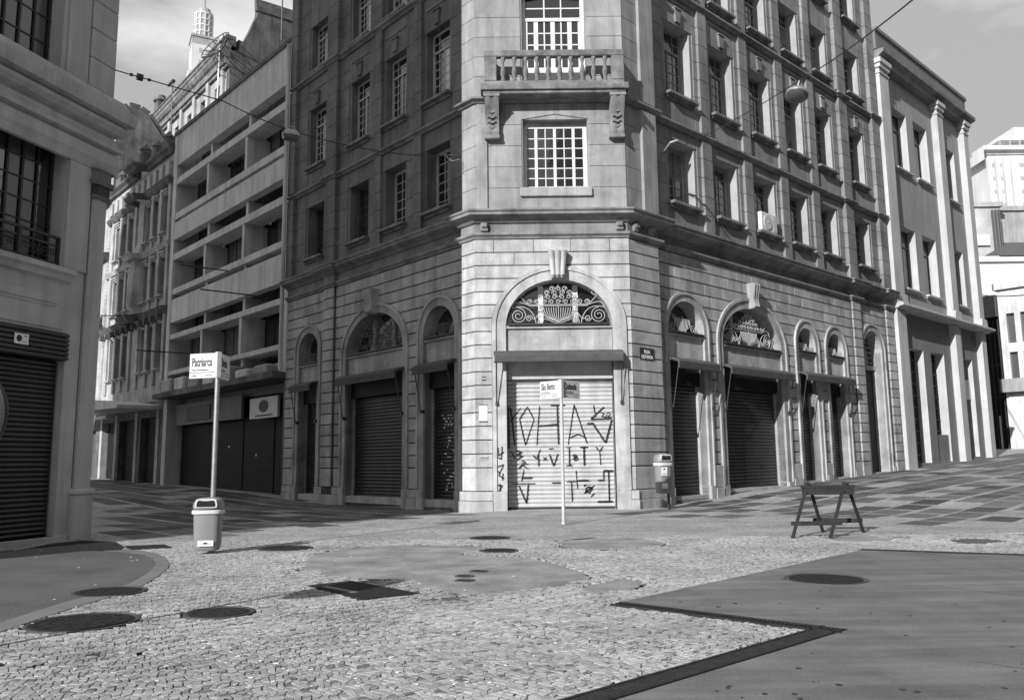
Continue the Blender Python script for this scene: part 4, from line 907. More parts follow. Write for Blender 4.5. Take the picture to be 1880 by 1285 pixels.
sweep(po, [(-.05, 15.3), (.15, 15.3), (.3, 15.6), (-.05, 15.7)], 'string_course', M['ornate'], OB)
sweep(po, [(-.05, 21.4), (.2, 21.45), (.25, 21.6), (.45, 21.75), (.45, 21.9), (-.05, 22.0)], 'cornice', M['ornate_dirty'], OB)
for k in range(11):
    s = 30.9+k*1.17; MB().box(-s-.32, -s+.32, -.25, 0, 20.0, 20.95, .03).build('attic_panel', M['ornate'], OB, F_L)
    MB().box(-s-.12, -s+.12, -.5, 0, 10.6, 10.99, .02).build('bracket', M['ornate_dirty'], OB, F_L)
for k, s in enumerate((31.5, 33.5, 36, 38.5, 41)): MB().box(-s-.5, -s+.5, -.3, .4, 22.0, 22.5+(.6 if k == 2 else .1), .05).lathe([(.3, 0), (.42, .15), (.2, .4), (.05, .6)], 8, (-s, 0, 22.5+(.6 if k == 2 else .1))).build('parapet_ornament', M['ornate_dirty'], OB, F_L)
MB().box(-43.1, -30.3, .62, 13, -.5, 21.5).build('roof', M['roof'], OB, F_L)
# thick projecting bay and the marquee over the pavement
b = MB(); R = []
for z, dd in ((16.9, .02), (15.5, .5), (14, .62), (12.2, .62), (11.6, .2)): R.append([(-36.6, 0, z), (-36.5, -dd, z), (-36.0, -dd-.1, z), (-35.4, -dd, z), (-35.2, 0, z)])
b.rings(R); b.build('bow_bay', M['ornate'], OB, F_L, smooth=True)
MB().prism([(-44, 5.7), (-35.2, 5.75), (-30.4, 5.2), (-30.4, 5.0), (-35.2, 5.1), (-44, 5.3)], -2.6, 0).build('marquee', M['concrete'], OB, F_L)
MB().box(-40, -37.6, -1.2, -.8, 4.75, 4.95).build('tube_lamp_housing', M['white'], OB, F_L)
for s in (31.0, 35.0, 39.2, 42.6): MB().box(-s-.25, -s+.25, -.05, .4, -.5, 5.0).build('shop_pier', M['ornate'], OB, F_L)
for a_, b_ in ((-34.2, -30.7), (-38.6, -34.8), (-42.8, -39.2)): corrug(a_, b_, .3, 4.6, .15, .03, .4).build('roller_shutter', M['shutter_black'], OB, F_L)
EB = thing('peeling_building', 'farther building with a peeling blank side wall and curved gable above the ornate facade', 'building', (F_L@Vector((-48, 0, 0)))[:])
hs_ = [(45.2, 22.2, 25.0), (48.6, 22.2, 25.0), (45.2, 12.5, 16.5), (48.6, 12.5, 16.5), (45.2, 17.5, 20), (48.6, 17.5, 20), (46, 7.5, 10.5)]
wall(F_L, rect(-56, -43.25, 5.7, 27.0), [rect(-s-.9, -s, z0, z1) for s, z0, z1 in hs_], .4, M['ornate'], EB)
wall(F_L, rect(-56, -43.25, -.5, 5.7), [rect(-46.5, -44, .5, 4.2), rect(-50, -47.4, .5, 4.2)], .5, M['ornate_dirty'], EB)
for s, z0, z1 in hs_: window(F_L, -s-.9, z0, .9, z1-z0, EB, 1, 2, fr=.08, recess=.3, silld=.25, sillm='ornate', mm='wood_dark')
pe3 = [wpt(F_L, -56), wpt(F_L, -43.25)]
for z in (21.2, 16.9, 11.2, 27.0): sweep(pe3, [(-.05, z), (.3, z), (.6, z+.35), (.6, z+.5), (-.05, z+.6)], 'cornice', M['ornate_dirty'], EB)
for z, s in ((12.0, 44.3), ): MB().box(-s-.7, -s+.5, -.9, 0, z-.3, z).box(-s-.68, -s+.48, -.88, -.8, z, z+1.1).build('balcony', M['iron'], EB, F_L)
F_ES = frame((F_L@Vector((-43.25, 0, 0)))[:2], (-nL.x, -nL.y))
prof = [(0, -.5), (16, -.5), (16, 25.5), (7.6, 25.9), (5.2, 26.2), (3.8, 26.9), (3.0, 28.0), (2.3, 28.9), (1.7, 29.2), (.9, 29.2), (.5, 28.6), (0, 28.7)]
MB().prism(prof, 0, .45).build('side_wall', M['ruin'], EB, F_ES)
for a_, b_ in zip(prof[2:-1], prof[3:]): MB().bar((a_[0], .2, a_[1]+.08), (b_[0], .2, b_[1]+.08), .75, .22, (0, 1, 0)).build('coping', M['ornate_dirty'], EB, F_ES)
MB().box(-55.9, -43.8, .5, 15, -.5, 26.9).build('roof', M['roof'], EB, F_L)

# ================================================================== NEAR BUILDING AT THE LEFT EDGE
N0 = Vector((-9.76, 18.86, 0)); F_N = frame(N0, (math.sin(math.radians(16)), math.cos(math.radians(16))))@Matrix.Diagonal((1.32, 1, .978, 1))
NB = thing('near_building', 'pale painted classical building at the left edge with a big ribbed shutter', 'building', (-9.9, 18.8, 0))
opn = [rect(-3.4, -.72, .1, 4.66), rect(-3.4, -.93, 6.15, 9.0), rect(-3.4, -1.2, 10.75, 14.6)]
wall(F_N, rect(-3.5, -.42, -.4, 16), opn, .5, M['nb_paint'], NB)
facet(wpt(F_N, -.03), wpt(F_N, -.03, 9), -.4, 16, M['nb_paint'], NB); MB().box(-3.5, -.06, .55, 9, -.4, 16).build('party_wall', M['nb_paint'], NB, F_N)
MB().box(-3.55, .15, -.3, 9, 16, 16.4).build('roof', M['nb_dark'], NB, F_N)
# engaged column with torus and plinth
R = []
def colring(z, e): return [(-.43-e, .3, z), (-.43-e, -.10-e, z), (-.36-e, -.18-e, z), (-.07+e, -.18-e, z), (.0+e, -.10-e, z), (.0+e, .3+e, z)]
MB().rings([colring(z, e) for z, e in ((-.4, .0), (.98, .0))]).build('column_plinth', M['nb_paint'], NB, F_N)
MB().rings([colring(z, e) for z, e in ((.985, .0), (1.0, .025), (1.05, .03), (1.09, .02), (1.13, -.03))]).build('column_torus', M['nb_paint'], NB, F_N, smooth=True)
MB().rings([colring(z, e) for z, e in ((1.13, -.045), (8.0, -.045))]).build('column_shaft', M['nb_paint'], NB, F_N)
MB().rings([colring(z, e) for z, e in ((8.0, -.03), (8.04, .0), (8.1, .02), (8.12, -.04))]).build('capital', M['nb_dark'], NB, F_N)
MB().rings([colring(z, e) for z, e in ((8.12, -.02), (8.36, -.01))]).build('capital', M['iron'], NB, F_N)
MB().rings([colring(z, e) for z, e in ((8.36, .03), (8.46, .05), (8.5, .0), (8.68, .0), (8.74, .04))]).build('capital', M['nb_dark'], NB, F_N)
nc = [wpt(F_N, -3.5), wpt(F_N, .02), wpt(F_N, .02, 6)]
sweep(nc, [(o_, z_*.978) for o_, z_ in [(-.05, 8.75), (.06, 8.75), (.10, 8.92), (.13, 9.0), (.13, 9.26), (.06, 9.27), (.06, 9.34), (.2, 9.36), (.2, 9.46), (.09, 9.48), (.09, 9.68), (.04, 9.69), (.04, 9.76), (.2, 9.8), (.28, 9.9), (.28, 9.99), (.18, 10.0), (.18, 10.07), (.38, 10.1), (.40, 10.25), (.40, 10.42), (.28, 10.43), (.28, 10.5), (.2, 10.68), (-.05, 10.72)]], 'cornice', M['nb_paint'], NB)
sweep([wpt(F_N, -3.5), wpt(F_N, -.72)], [(-.02, 5.70), (.08, 5.72), (.12, 5.82), (.2, 5.87), (.2, 5.98), (-.02, 6.0)], 'window_ledge', M['nb_paint'], NB)
MB().box(-3.5, -.8, -.03, 0, 4.72, 5.5, .01).build('fascia_panel', M['nb_paint'], NB, F_N); MB().box(-3.5, -.95, -.05, -.031, 5.28, 5.34, .01).box(-3.5, -1.0, -.045, -.031, 5.2, 5.24, .01).build('fascia_moulding', M['nb_paint'], NB, F_N)
# pilaster strips beside the upper windows
MB().box(-.9, -.42, -.06, 0, 6.16, 8.74, .01).build('pilaster', M['nb_paint'], NB, F_N); 
for k in range(7): MB().box(-.62, -.04, -.09, 0, 10.76+.74*k, 11.48+.74*k, .012).build('quoin_stone', M['nb_paint'], NB, F_N)
MB().box(-1.1, -.64, -.05, 0, 10.76, 15.9, .01).build('pilaster', M['nb_paint'], NB, F_N)
# window 1: tall dark steel windows
for (z0, z1, xr, bars) in ((6.15, 9.0, -.93, 5), (10.75, 14.6, -1.2, 5)):
    b = MB()
    n = 8
    for i in range(n): x = xr-.04-i*.29; b.box(x-.018, x+.018, .36, .42, z0, z1)
    for k in range(1, bars+1): zz = z0+(z1-z0)*k/(bars+1); b.box(-3.4, xr, .365, .415, zz-.015, zz+.015)
    b.box(-3.4, xr, .34, .44, z1-.09, z1); b.box(-3.4, xr, .3, .44, z0, z0+.1)
    o = b.build('window', M['iron'], NB, F_N)
    for i in range(n-1):
        x = xr-.06-(i+1)*.29
        MB().box(x, x+.25, .385, .40, z0+.1, z1-.1).build('pane', M['glass_dim'] if random.random() < .6 else M['glass'], o, F_N)
    MB().box(-3.4, xr, .45, .52, z0, z1).build('backing', M['black'], o, F_N)
# guard rail with cast panels in front of window
b = MB().box(-3.4, -.96, .06, .12, 6.80, 6.86).box(-3.4, -.96, .07, .11, 6.62, 6.66).box(-3.4, -.96, .06, .12, 6.18, 6.24)
for k in range(4): b.box(-.97-k*.78, -.91-k*.78, .05, .13, 6.16, 6.84)
rl = b.build('guard_rail', M['iron'], NB, F_N)
for k in range(3):
    b = MB(); cx = -1.33-k*.78
    for s in (-1, 1):
        b.tube([(cx+p[0], .09, 6.42+p[1]) for p in spiral((s*.13, .0), .13, .03, 1.6, 0 if s > 0 else math.pi, s, 16)], .012, 4)
        b.tube([(cx+p[0], .09, 6.42+p[1]) for p in spiral((s*.26, .05), .08, .02, 1.4, 1, s, 12)], .01, 4)
    b.tube([(cx, .09, 6.24), (cx, .09, 6.62)], .012, 4); b.build('cast_panel', M['iron'], rl, F_N)
# stepped shutter: housing and slats
MB().box(-3.4, -.73, .0, .3, 4.02, 4.64).build('shutter_box', M['shutter_dark'], NB, F_N)
for k in range(6): MB().tube([(-3.4, -.02, 4.07+.105*k), (-.69, -.02, 4.07+.105*k)], .047, 8).build('shutter_box_slat', M['shutter_dark'], NB, F_N, smooth=True)
nsh = MB().box(-3.4, -.74, .2, .24, .1, 4.0).build('roller_shutter', M['shutter_black'], NB, F_N)
ns = 36; p = 3.88/ns; sl = MB(); prof_ = [(0, 0), (-.028, .010), (-.04, .045), (-.032, .078), (-.0, .092)]
R = [[(-3.4, a, z) for a, z in prof_], [(-.76, a, z) for a, z in prof_]]
sl.add([q for r in R for q in r], [(i, i+5, i+6, i+1) for i in range(4)]); slm = sl.mesh('slat', M['shutter_dark'], True)
for k in range(ns): inst('slat', slm, nsh, F_N@T((0, .2, .12+k*p)))
MB().box(-3.5, -.46, -.06, .5, -.4, .1, .01).build('doorstep', M['nb_paint'], NB, F_N)
o = plate('shutter_sticker', 'white sticker with a dark disc on the near shutter box', 'sticker', F_N, -1.78, 4.24, .27, .23, 'sticker', y=-.07, d=.004)
MB().add([(-1.69+.052*math.cos(k*.5236), -.0765, 4.36+.075*math.sin(k*.5236)) for k in range(12)], [tuple(range(12))]).build('printed_disc', M['ink'], o, F_N)
MB().box(-1.61, -1.54, -.0765, -.0745, 4.41, 4.425).box(-1.63, -1.55, -.0765, -.0745, 4.29, 4.3).build('printed_lines', M['ink'], o, F_N)

# ================================================================== BUILDING ACROSS (behind the camera, throws the long shade on the left street)
k = math.tan(ta); E = Vector((-1.85-k*27.5, 0, 0)); E = Vector((E.x+k*(-2.), -2., 0))
OP = thing('opposite_building', 'tall grey block across the square, outside the left of the picture', 'building', (E.x, E.y, 0))
F_O = frame((E.x, E.y), (1, .0)); 
MB().zprism([(-42, 0), (-56, -14), (-14, -14), (0, 0)], -.5, 57).build('wall', M['grey_render'], OP, F_O)
for i in range(9):
    for j in range(9):
        if i*9+j < 81: MB().box(-3.5-i*4.2, -1.3-i*4.2, -.0, .06, 4+j*4.6, 6.6+j*4.6).build('window', M['glass_dim'], OP, F_O)

Q0 = PR+nR*17.5-uR*2; F_Q = frame((Q0.x, Q0.y), (-uR.x, -uR.y))
OQ = thing('opposite_terrace', 'long grey terrace along the other side of the right street, outside the frame', 'building', (Q0.x, Q0.y, 0))  # unseen terrace, added to block sky light over the square
MB().box(-75, 6, 0, 12, -1, 26).build('wall', M['grey_render'], OQ, F_Q)
wm_ = MB().box(0, 1.6, -.05, .02, 0, 2.4).mesh('window', M['glass_dim'])
for i in range(18):
    for j in range(6): inst('window', wm_, OQ, F_Q@T((-72+i*4.2, 0, 3+j*3.9)))
OK_ = thing('rear_building', 'grey building closing the square behind the camera, outside the frame', 'building', (4, -13, 0)); F_K = frame((4, -13), (-1, 0))  # unseen block, added to lower the sky light without stopping the sun
MB().box(-44, 0, 0, 12, -1, 32).build('wall', M['grey_render'], OK_, F_K)
for i in range(9):
    for j in range(7): inst('window', wm_, OK_, F_K@T((-42+i*4.6, 0, 3+j*4)))

# ================================================================== FAR BUILDINGS
def far_tower():
    Y = 330; c = at(372, 100, Y); T_ = thing('white_tower', 'distant white tower with a round glazed lantern and mast', 'tower', (c.x, c.y, 0)); s = Y/FPX
    F = Matrix.Translation((c.x, c.y, 0))@Matrix.Rotation(math.radians(28), 4, 'Z')
    zt = at(372, 92, Y).z; z1 = at(372, 76, Y).z; z2 = at(372, 30, Y).z
    MB().box(-4.9, 4.9, -4.9, 4.9, 0, zt).build('shaft', M['far_white'], T_, F)
    MB().box(-6, 6, -6, 6, 0, at(372, 142, Y).z).build('lower_shaft', M['far_white'], T_, F)
    MB().box(-5.0, 5.0, -5.0, 5.0, zt, z1-1).box(-5.4, 5.4, -5.4, 5.4, z1-1, z1).build('cap', M['far_grey'], T_, F)
    MB().lathe([(3.6, 0), (3.6, z2-z1), (3.9, z2-z1), (3.9, z2-z1+.5), (2.6, z2-z1+.6), (2.6, z2-z1+2.6), (1.2, z2-z1+2.8), (.4, z2-z1+3)], 16, (0, 0, z1)).build('lantern', M['far_grey'], T_, F)
    b = MB(); n = 12
    for k_ in range(n):
        an = 2*math.pi*k_/n; b.obox((3.75*math.cos(an), 3.75*math.sin(an), (z1+z2)/2), (math.cos(an), math.sin(an), 0), (-math.sin(an), math.cos(an), 0), (0, 0, 1), .18, .3, (z2-z1)/2)
    for k_ in range(5): b.lathe([(3.62, 0), (3.95, .0), (3.95, .55), (3.62, .55)], 16, (0, 0, z1+(z2-z1-.5)*k_/4))
    b.build('lantern_frame', M['far_white'], T_, F)
    MB().tube([(0, 0, z2+2), (0, 0, z2+30)], .45, 6).build('mast', M['far_grey'], T_, F)
    for x in (-1.2, 1.4):
        for k_ in range(4): MB().box(x-.8, x+.8, -5.0 if x > -9 else 0, -4.88, zt-4-5.3*k_, zt-2-5.3*k_).build('window', M['far_grey'], T_, F)
    for k_ in range(4): MB().box(-5.0, -4.88, -1, -.4, zt-4-5.3*k_, zt-2.2-5.3*k_).build('window', M['far_grey'], T_, F)
far_tower()
def far_block(name, label, pl, pr, yt, Y, dep, m, wins=None, yb=None, ang=0, cat='building', wm='far_grey'):
    A, B = at(pl, yt, Y), at(pr, yt, Y); o = thing(name, label, cat, (A.x, A.y, 0)); F = frame((A.x, A.y), (math.cos(ang), math.sin(ang))); W_ = B.x-A.x
    MB().box(0, W_, 0, dep, -1, A.z).build('wall', M[m], o, F)
    MB().box(-.4, W_+.4, -.4, dep, A.z, A.z+.7).build('roof', M[m], o, F)
    if wins:
        nx, nz, z0, z1, ww, hh = wins
        wmesh = MB().box(-ww/2, ww/2, -.08, .02, -hh/2, hh/2).mesh('window', M[wm])
        for i in range(nx):
            for j in range(nz): inst('window', wmesh, o, F@T((W_*(i+.5)/nx, 0, z0+(z1-z0)*(j+.5)/nz)))
    return o, F, W_, A.z
o, F, W_, Z_ = far_block('white_high_rise', 'bright white high rise with ribbed corner far up the right street', 1812, 1990, 285, 170, 30, 'far_white', (10, 7, 45, 66, 1.2, .8))
for k_ in range(4): MB().box(-.4+k_*1.7, .5+k_*1.7, -.7, 0, 0, Z_-1).build('rib', M['far_white'], o, F)
MB().box(-1.5, W_, -1.5, 3, Z_+.7, Z_+1.6).box(3, W_, 0, 3, Z_+3.4, Z_+4.2).build('cornice', M['far_white'], o, F)
b = MB()
for k_ in range(8): b.box(3+k_*2.2, 3.3+k_*2.2, 0, .3, Z_+1.6, Z_+3.4)
b.build('railing', M['far_grey'], o, F)
MB().box(9, W_, 4, 20, Z_+1.6, Z_+8).build('penthouse', M['far_white'], o, F)
MB().add([(-1.5, -1.5, Z_+.7), (-1.5, -1.5, Z_-1.5), (-1.5, 26, Z_-1.5), (-1.5, 26, Z_+.7)], [(0, 1, 2, 3)]).build('side_cornice', M['far_white'], o, F)
o, F, W_, Z_ = far_block('mottled_block', 'low mottled concrete block below the white high rise', 1770, 1834, 381, 118, 30, 'mottle', None)
for k_ in range(3): MB().box(W_-.3-k_*.5, W_-.05-k_*.5, -.3, 0, 0, Z_-.5).build('pipe', M['iron_mid'], o, F)
MB().box(1.2, 3.2, -.4, 0, Z_-6, Z_-4.4).build('water_tank', M['far_white'], o, F)
far_block('stained_block', 'stained grey block with vertical pipes beside the mottled block', 1834, 1960, 388, 120, 30, 'far_grey', (6, 4, 12, 36, 2.2, 1.4), wm='iron_mid')
o, F, W_, Z_ = far_block('white_annex', 'plain bright white annex with dark hipped roof behind the end house', 1788, 1990, 482, 100, 18, 'far_white', None)
b = MB(); z = Z_+.7; b.add([(3, -.6, z), (W_+4, -.6, z), (W_+4, 9, z+4.4), (10, 9, z+4.0), (W_+4, 18, z), (3, 18, z)], [(0, 1, 2, 3), (0, 3, 5), (3, 2, 4, 5)]); b.build('hipped_roof', M['roof'], o, F)
# end-of-street house
Pe = at(1857, 826, 62); F_E = frame((Pe.x, Pe.y), (-uL.x, -uL.y))
def fe(px, py):
    d = ray(px, py); n_ = Vector((F_E[0][1], F_E[1][1], 0)); t = (Pe-CAM).dot(n_)/d.dot(n_); q = F_E.inverted()@(CAM+d*t); return (q.x, q.z)
EH = thing('end_house', 'small sunlit house with rows of tall windows at the end of the right street', 'house', (Pe.x, Pe.y, 0))
zt = fe(1841, 532)[1]; zb = fe(1841, 700)[1]; z3 = fe(1845, 577)[1]
wx = [.5+.95*k_ for k_ in range(14)]
hol = [rect(x, x+.55, z0, z1) for x in wx for z0, z1 in ((zt-4.2, zt-1.9), (zt-7.2, zt-4.9))]
wall(F_E, rect(0, 14, 0, zt), hol, .35, M['concrete'], EH)
for x in wx:
    for z0, z1 in ((zt-4.2, zt-1.9), (zt-7.2, zt-4.9)): MB().box(x, x+.55, .3, .34, z0, z1).build('window', M['glass_dim'], EH, F_E)
MB().box(-.1, 14, -.9, 0, zb-.9, zb+.1).build('balcony', M['far_grey'], EH, F_E); MB().box(-.2, 14, -.3, .5, zt, zt+.5).build('cornice', M['concrete'], EH, F_E)
for x in (.2, 2.6, 5): MB().box(x, x+1.6, -.15, 0, 0, zb-1).build('pier', M['concrete'], EH, F_E)
for x in (1.85, 4.25): MB().box(x, x+.7, -.02, .05, 1.5, zb-1.2).build('door', M['black'], EH, F_E)
MB().box(0, 14, .4, 12, -1, zt-.1).build('side_wall', M['far_grey'], EH, F_E)
x1_ = fe(1800, 556)[0]
DH = thing('dark_glazed_house', 'dark glazed house joined left of the sunlit end house', 'house', (F_E@Vector((x1_, 0, 0)))[:])
MB().box(x1_, -.15, .5, 14, -1, zt-.6).build('wall', M['black'], DH, F_E); MB().box(x1_, -.15, .0, 14, zt-2, zt-.3).build('fascia', M['grey_render'], DH, F_E)
b = MB()
for z in (3.5, 6, 8.5, 11): b.box(x1_+.2, -.3, .36, .44, z, z+.15)
for k_ in range(4): b.box(x1_+.3+k_*abs(x1_)/4, x1_+.4+k_*abs(x1_)/4, 1*.36, .43, 1, zt-2.2)
b.build('glazing_bar', M['iron'], DH, F_E); MB().box(x1_+.1, -.2, .45, .49, 1, zt-2.1).build('glazing', M['shutter_black'], DH, F_E)
for k_ in range(3): MB().box(x1_+.6+k_*1.5, x1_+.7+k_*1.5, -.1, .0, 1, 4.6).build('post', M['concrete'], DH, F_E)

# ================================================================== GROUND
b = MB(); xs = list(np.concatenate([np.arange(-400, -60, 40), np.arange(-60, 90, 1.5), np.arange(90, 441, 50)])); ys = list(np.concatenate([np.arange(-200, -10, 38), np.arange(-10, 100, 1.5), np.arange(100, 901, 80)]))
ys = sorted([y_ for y_ in ys if not 16.6 < y_ < 17.9]+[17.22, 17.27])
def drop(y_): return .032 if y_ < 17.25 else .004
GV = np.array([(x, y, g(x, y)-drop(y)) for y in ys for x in xs]); nx = len(xs)
b.v = [tuple(v) for v in GV]; b.f = [(j*nx+i, j*nx+i+1, (j+1)*nx+i+1, (j+1)*nx+i) for j in range(len(ys)-1) for i in range(nx-1)]
ground = b.build('ground', M['mosaic'], None, kind='structure')
def gp_poly(l, z=0): return [gpt(x, y, z) for x, y in l]
# smooth concrete slab lower right, with its expansion joints
sl1 = [(1.2, 9.48), (6.0, 14.35), (14, 9.6), (14, 2), (3.3, 7.75)]
A_, B_, C_ = Vector((1.2, 9.48)), Vector((6.0, 14.35)), Vector((3.10, 7.86))
dB = (Vector((8.2, 13.3))-B_).normalized(); far = B_+dB*12; jdir = (Vector((4.08, 6.76))-Vector((3.16, 7.92))).normalized(); jend = C_+jdir*9
low = Vector((.55, 5.62)); ldir = (low-C_).normalized(); lend = C_+ldir*9
slab1 = [tuple(A_), tuple(C_), tuple(jend), tuple(far), tuple(B_)]
slab2 = [tuple(C_), tuple(lend), (lend.x+8, lend.y-8), tuple(jend)]
def inset(poly, d_):
    c_ = sum((Vector(p_) for p_ in poly), Vector((0, 0)))/len(poly); return [tuple(Vector(p_)+(c_-Vector(p_)).normalized()*d_) for p_ in poly]
PAV = link(bpy.data.objects.new('square_paving', None), None, Matrix(), kind='structure')
MB().zprism(slab1, -.2, .004).build('concrete_slab', M['slab'], PAV)
MB().zprism([(p_[0]+.012, p_[1]-.012) for p_ in slab2], -.2, .004).build('concrete_slab', M['slab'], PAV)
# pits and specks on the slab
b = MB()
for k_ in range(70):
    px_, py_ = random.uniform(1200, 1880), random.uniform(1020, 1285); q = gpt(px_, py_); r_ = random.uniform(.008, .028); n = 7
    v_ = Vector(q)-A_; 
    if (Vector(q)-C_).dot(Vector((-ldir.y, ldir.x))) < .25 and q[1] < 7.9: continue
    e = (B_-A_).normalized(); m_ = Vector((e.y, -e.x))
    if v_.dot(m_) < .2: continue
    if q[1] > 7.8 and q[0] < 3.2 and ((Vector(q)-A_).dot(Vector(((C_-A_).normalized().y, -(C_-A_).normalized().x))) > -.2): continue
    b.add([(q[0]+r_*math.cos(t*2*math.pi/n)*random.uniform(.7, 1.3), q[1]+r_*math.sin(t*2*math.pi/n)*random.uniform(.7, 1.3), .0075) for t in range(n)], [tuple(range(n))])
b.build('slab_pitting', M['iron'], PAV)['kind'] = 'stuff'
for (st, dr_, ln) in (((5.2, 10.4), -.9, 2.2), ((3.6, 6.6), -.35, 1.8), ((7.0, 12.0), -1.2, 2.6)):
    P_ = [Vector(st)]; a_ = dr_
    for k_ in range(int(ln/.12)): a_ += random.uniform(-.35, .35); P_.append(P_[-1]+Vector((math.cos(a_), math.sin(a_)))*.12)
    b = MB(); b.tube([(q.x, q.y, .0035) for q in P_], .004, 4); b.build('crack', M['iron'], PAV)
b = MB()
for k_ in range(170):
    px_, py_ = random.uniform(60, 1700), random.uniform(950, 1270); q = gpt(px_, py_)
    if py_ > 1010 and px_ > 1130: continue
    r_ = random.uniform(.008, .022); a_ = random.uniform(0, 3); zz = .006
    b.obox((q[0], q[1], zz), (math.cos(a_), math.sin(a_), 0), (-math.sin(a_), math.cos(a_), 0), (0, 0, 1), r_, r_*random.uniform(.3, .9), .0015)
b.build('paper_scrap', M['sticker'], PAV, kind='stuff')
# drains with slotted covers
def drain(a_, b_, wd, label, side):
    a_, b_ = Vector(a_), Vector(b_); L_ = (b_-a_).length; e = (b_-a_).normalized(); F = frame((a_.x, a_.y), (e.x, e.y))
    o = thing('drain', label, 'drain', (a_.x, a_.y, 0), 'slotted drains along the concrete slab'); s_ = wd*side
    y0, y1 = min(0, s_), max(0, s_)
    MB().box(0, L_, y0, y1, -.14, -.06).build('channel', M['black'], o, F)
    MB().box(0, L_, y0, y0+.03, -.12, .010).box(0, L_, y1-.03, y1, -.12, .010).build('frame', M['cast_iron'], o, F)
    n = int(L_/.045); b = MB()
    for i in range(n): b.box(i*.045, i*.045+.024, y0+.03, y1-.03, -.03, .005)
    b.build('grating', M['cast_iron'], o, F); return o
drain(A_, C_+(C_-A_).normalized()*.02, .20, 'slotted iron drain running away from the cobbles into the slab corner', -1)
drain(C_+ldir*.0, lend, .24, 'slotted iron drain nearest the camera along the slab edge', -1)
drain(B_, far, .20, 'slotted iron drain along the far edge of the concrete slab', 1)
# manholes
MH = [(-4.48, 8.68, .54, 'large worn round manhole cover nearest the bottom left corner'), (-3.23, 9.13, .37, 'round manhole cover left of the square cover, in the cobbles'), (-4.36, 15.82, .50, 'round manhole cover just right of the left litter bin'),
      (-5.2, 10.68, .44, 'round manhole cover half inside the asphalt patch'), (-.51, 17.46, .44, 'plain round cover farther of two in front of the corner door'), (-.28, 15.01, .36, 'plain round cover nearer of two in front of the corner door'),
      (4.13, 11.05, .53, 'round manhole cover set in the smooth concrete slab'), (-.71, 11.75, .14, 'small round lid at the left of a cluster of three'), (-.53, 12.25, .14, 'small round lid at the back of a cluster of three'), (-.68, 11.33, .14, 'small round lid at the front of a cluster of three')]
for x, y, r_, lab in MH:
    o = thing('manhole_cover', lab, 'manhole cover', (x, y, 0), 'round iron covers in the pavement'); zo = .004 if x > 3 or abs(x+5.2) < .01 else 0
    MB().lathe([(r_, -.05), (r_, .006), (r_-.035, .006), (r_-.04, -.002), (r_-.05, -.002)], 28, (x, y, zo)).build('rim', M['rim_iron'], o)
    b = MB().lathe([(r_-.055, -.05), (r_-.055, .003), (0.02, .004)], 28, (x, y, zo))
    if r_ > .3:
        for q in range(1, 5): b.lathe([((r_-.08)*q/4, .003), ((r_-.08)*q/4, .0065), ((r_-.08)*q/4-.03, .0065), ((r_-.08)*q/4-.03, .003)], 28, (x, y, zo))
        for q in range(12): an = q*math.pi/6; b.bar((x+.1*math.cos(an), y+.1*math.sin(an), .005+zo), (x+(r_-.09)*math.cos(an), y+(r_-.09)*math.sin(an), .005+zo), .02, .004)
    b.build('lid', M['cast_iron'], o)
# square covers
def sqcover(poly, lab, txt=None):
    c_ = sum((Vector(p_) for p_ in poly), Vector((0, 0)))/4; o = thing('square_cover', lab, 'manhole cover', (c_.x, c_.y, 0))
    MB().zprism(poly[::-1], -.05, .006).build('rim', M['cast_iron'], o); MB().zprism(inset(poly, .06)[::-1], -.03, .0095).build('lid', M['cast_iron'], o)
    return o
SQ = [[(-2.75, 11.0), (-2.25, 11.40), (-1.16, 10.25), (-1.79, 9.80)], [(-7.84, 16.61), (-7.11, 16.80), (-6.64, 16.12), (-7.35, 15.85)]]
o = sqcover(SQ[0], 'dark square utility cover with raised lettering in the cobbles')
e = (Vector(SQ[0][2])-Vector(SQ[0][1])).normalized(); cc = Vector((-2.35, 11.02)); Wt = Matrix.Translation((cc.x, cc.y, .0105))@Matrix(((e.x, 0, e.y, 0), (e.y, 0, -e.x, 0), (0, 1, 0, 0), (0, 0, 0, 1)))
b = MB()
for k_ in range(9): p_ = cc+e*(.05+k_*.085)+Vector((-e.y, e.x))*-.2; b.obox((p_.x, p_.y, .0115), (e.x, e.y, 0), (-e.y, e.x, 0), (0, 0, 1), .03, .045, .002)
b.build('raised_lettering', M['metal_grey'], o)
sqcover(SQ[1], 'dark rectangular cover beside the kerb near the left column')
# kerb and asphalt patch bottom left
co = gp_poly([(-140, 1200), (0, 1160), (130, 1117), (215, 1092), (258, 1077), (290, 1058), (308, 1043), (311, 1034), (303, 1023), (285, 1015), (262, 1011), (230, 1008), (190, 1006)])
ci = gp_poly([(-140, 1180), (0, 1143), (120, 1105), (200, 1085), (240, 1070), (270, 1053), (284, 1040), (286, 1033), (280, 1026), (268, 1020), (250, 1017), (225, 1014), (190, 1012)])
b = MB(); n = len(co); b.add([(p_[0], p_[1], .006) for p_ in co]+[(p_[0], p_[1], .006) for p_ in ci]+[(p_[0], p_[1], -.1) for p_ in co], [(i, i+1, n+i+1, n+i) for i in range(n-1)]+[(i, 2*n+i, 2*n+i+1, i+1) for i in range(n-1)])
b.build('kerb', M['curb'], PAV)
dk = gp_poly([(190, 1006), (150, 992), (60, 1002), (-120, 1030)])
asph = ci+gp_poly([(150, 1010), (0, 1022), (-140, 1045)])
b = MB(); tr = tessellate_polygon([[Vector((p_[0], p_[1], 0)) for p_ in asph]]); b.add([(p_[0], p_[1], .0035) for p_ in asph], tr); b.build('asphalt_patch', M['asphalt'], PAV)
strip = gp_poly([(-140, 1050), (0, 1026), (150, 1012), (222, 1010), (228, 1004), (212, 995), (150, 992), (90, 999), (0, 1017), (-140, 1038)])
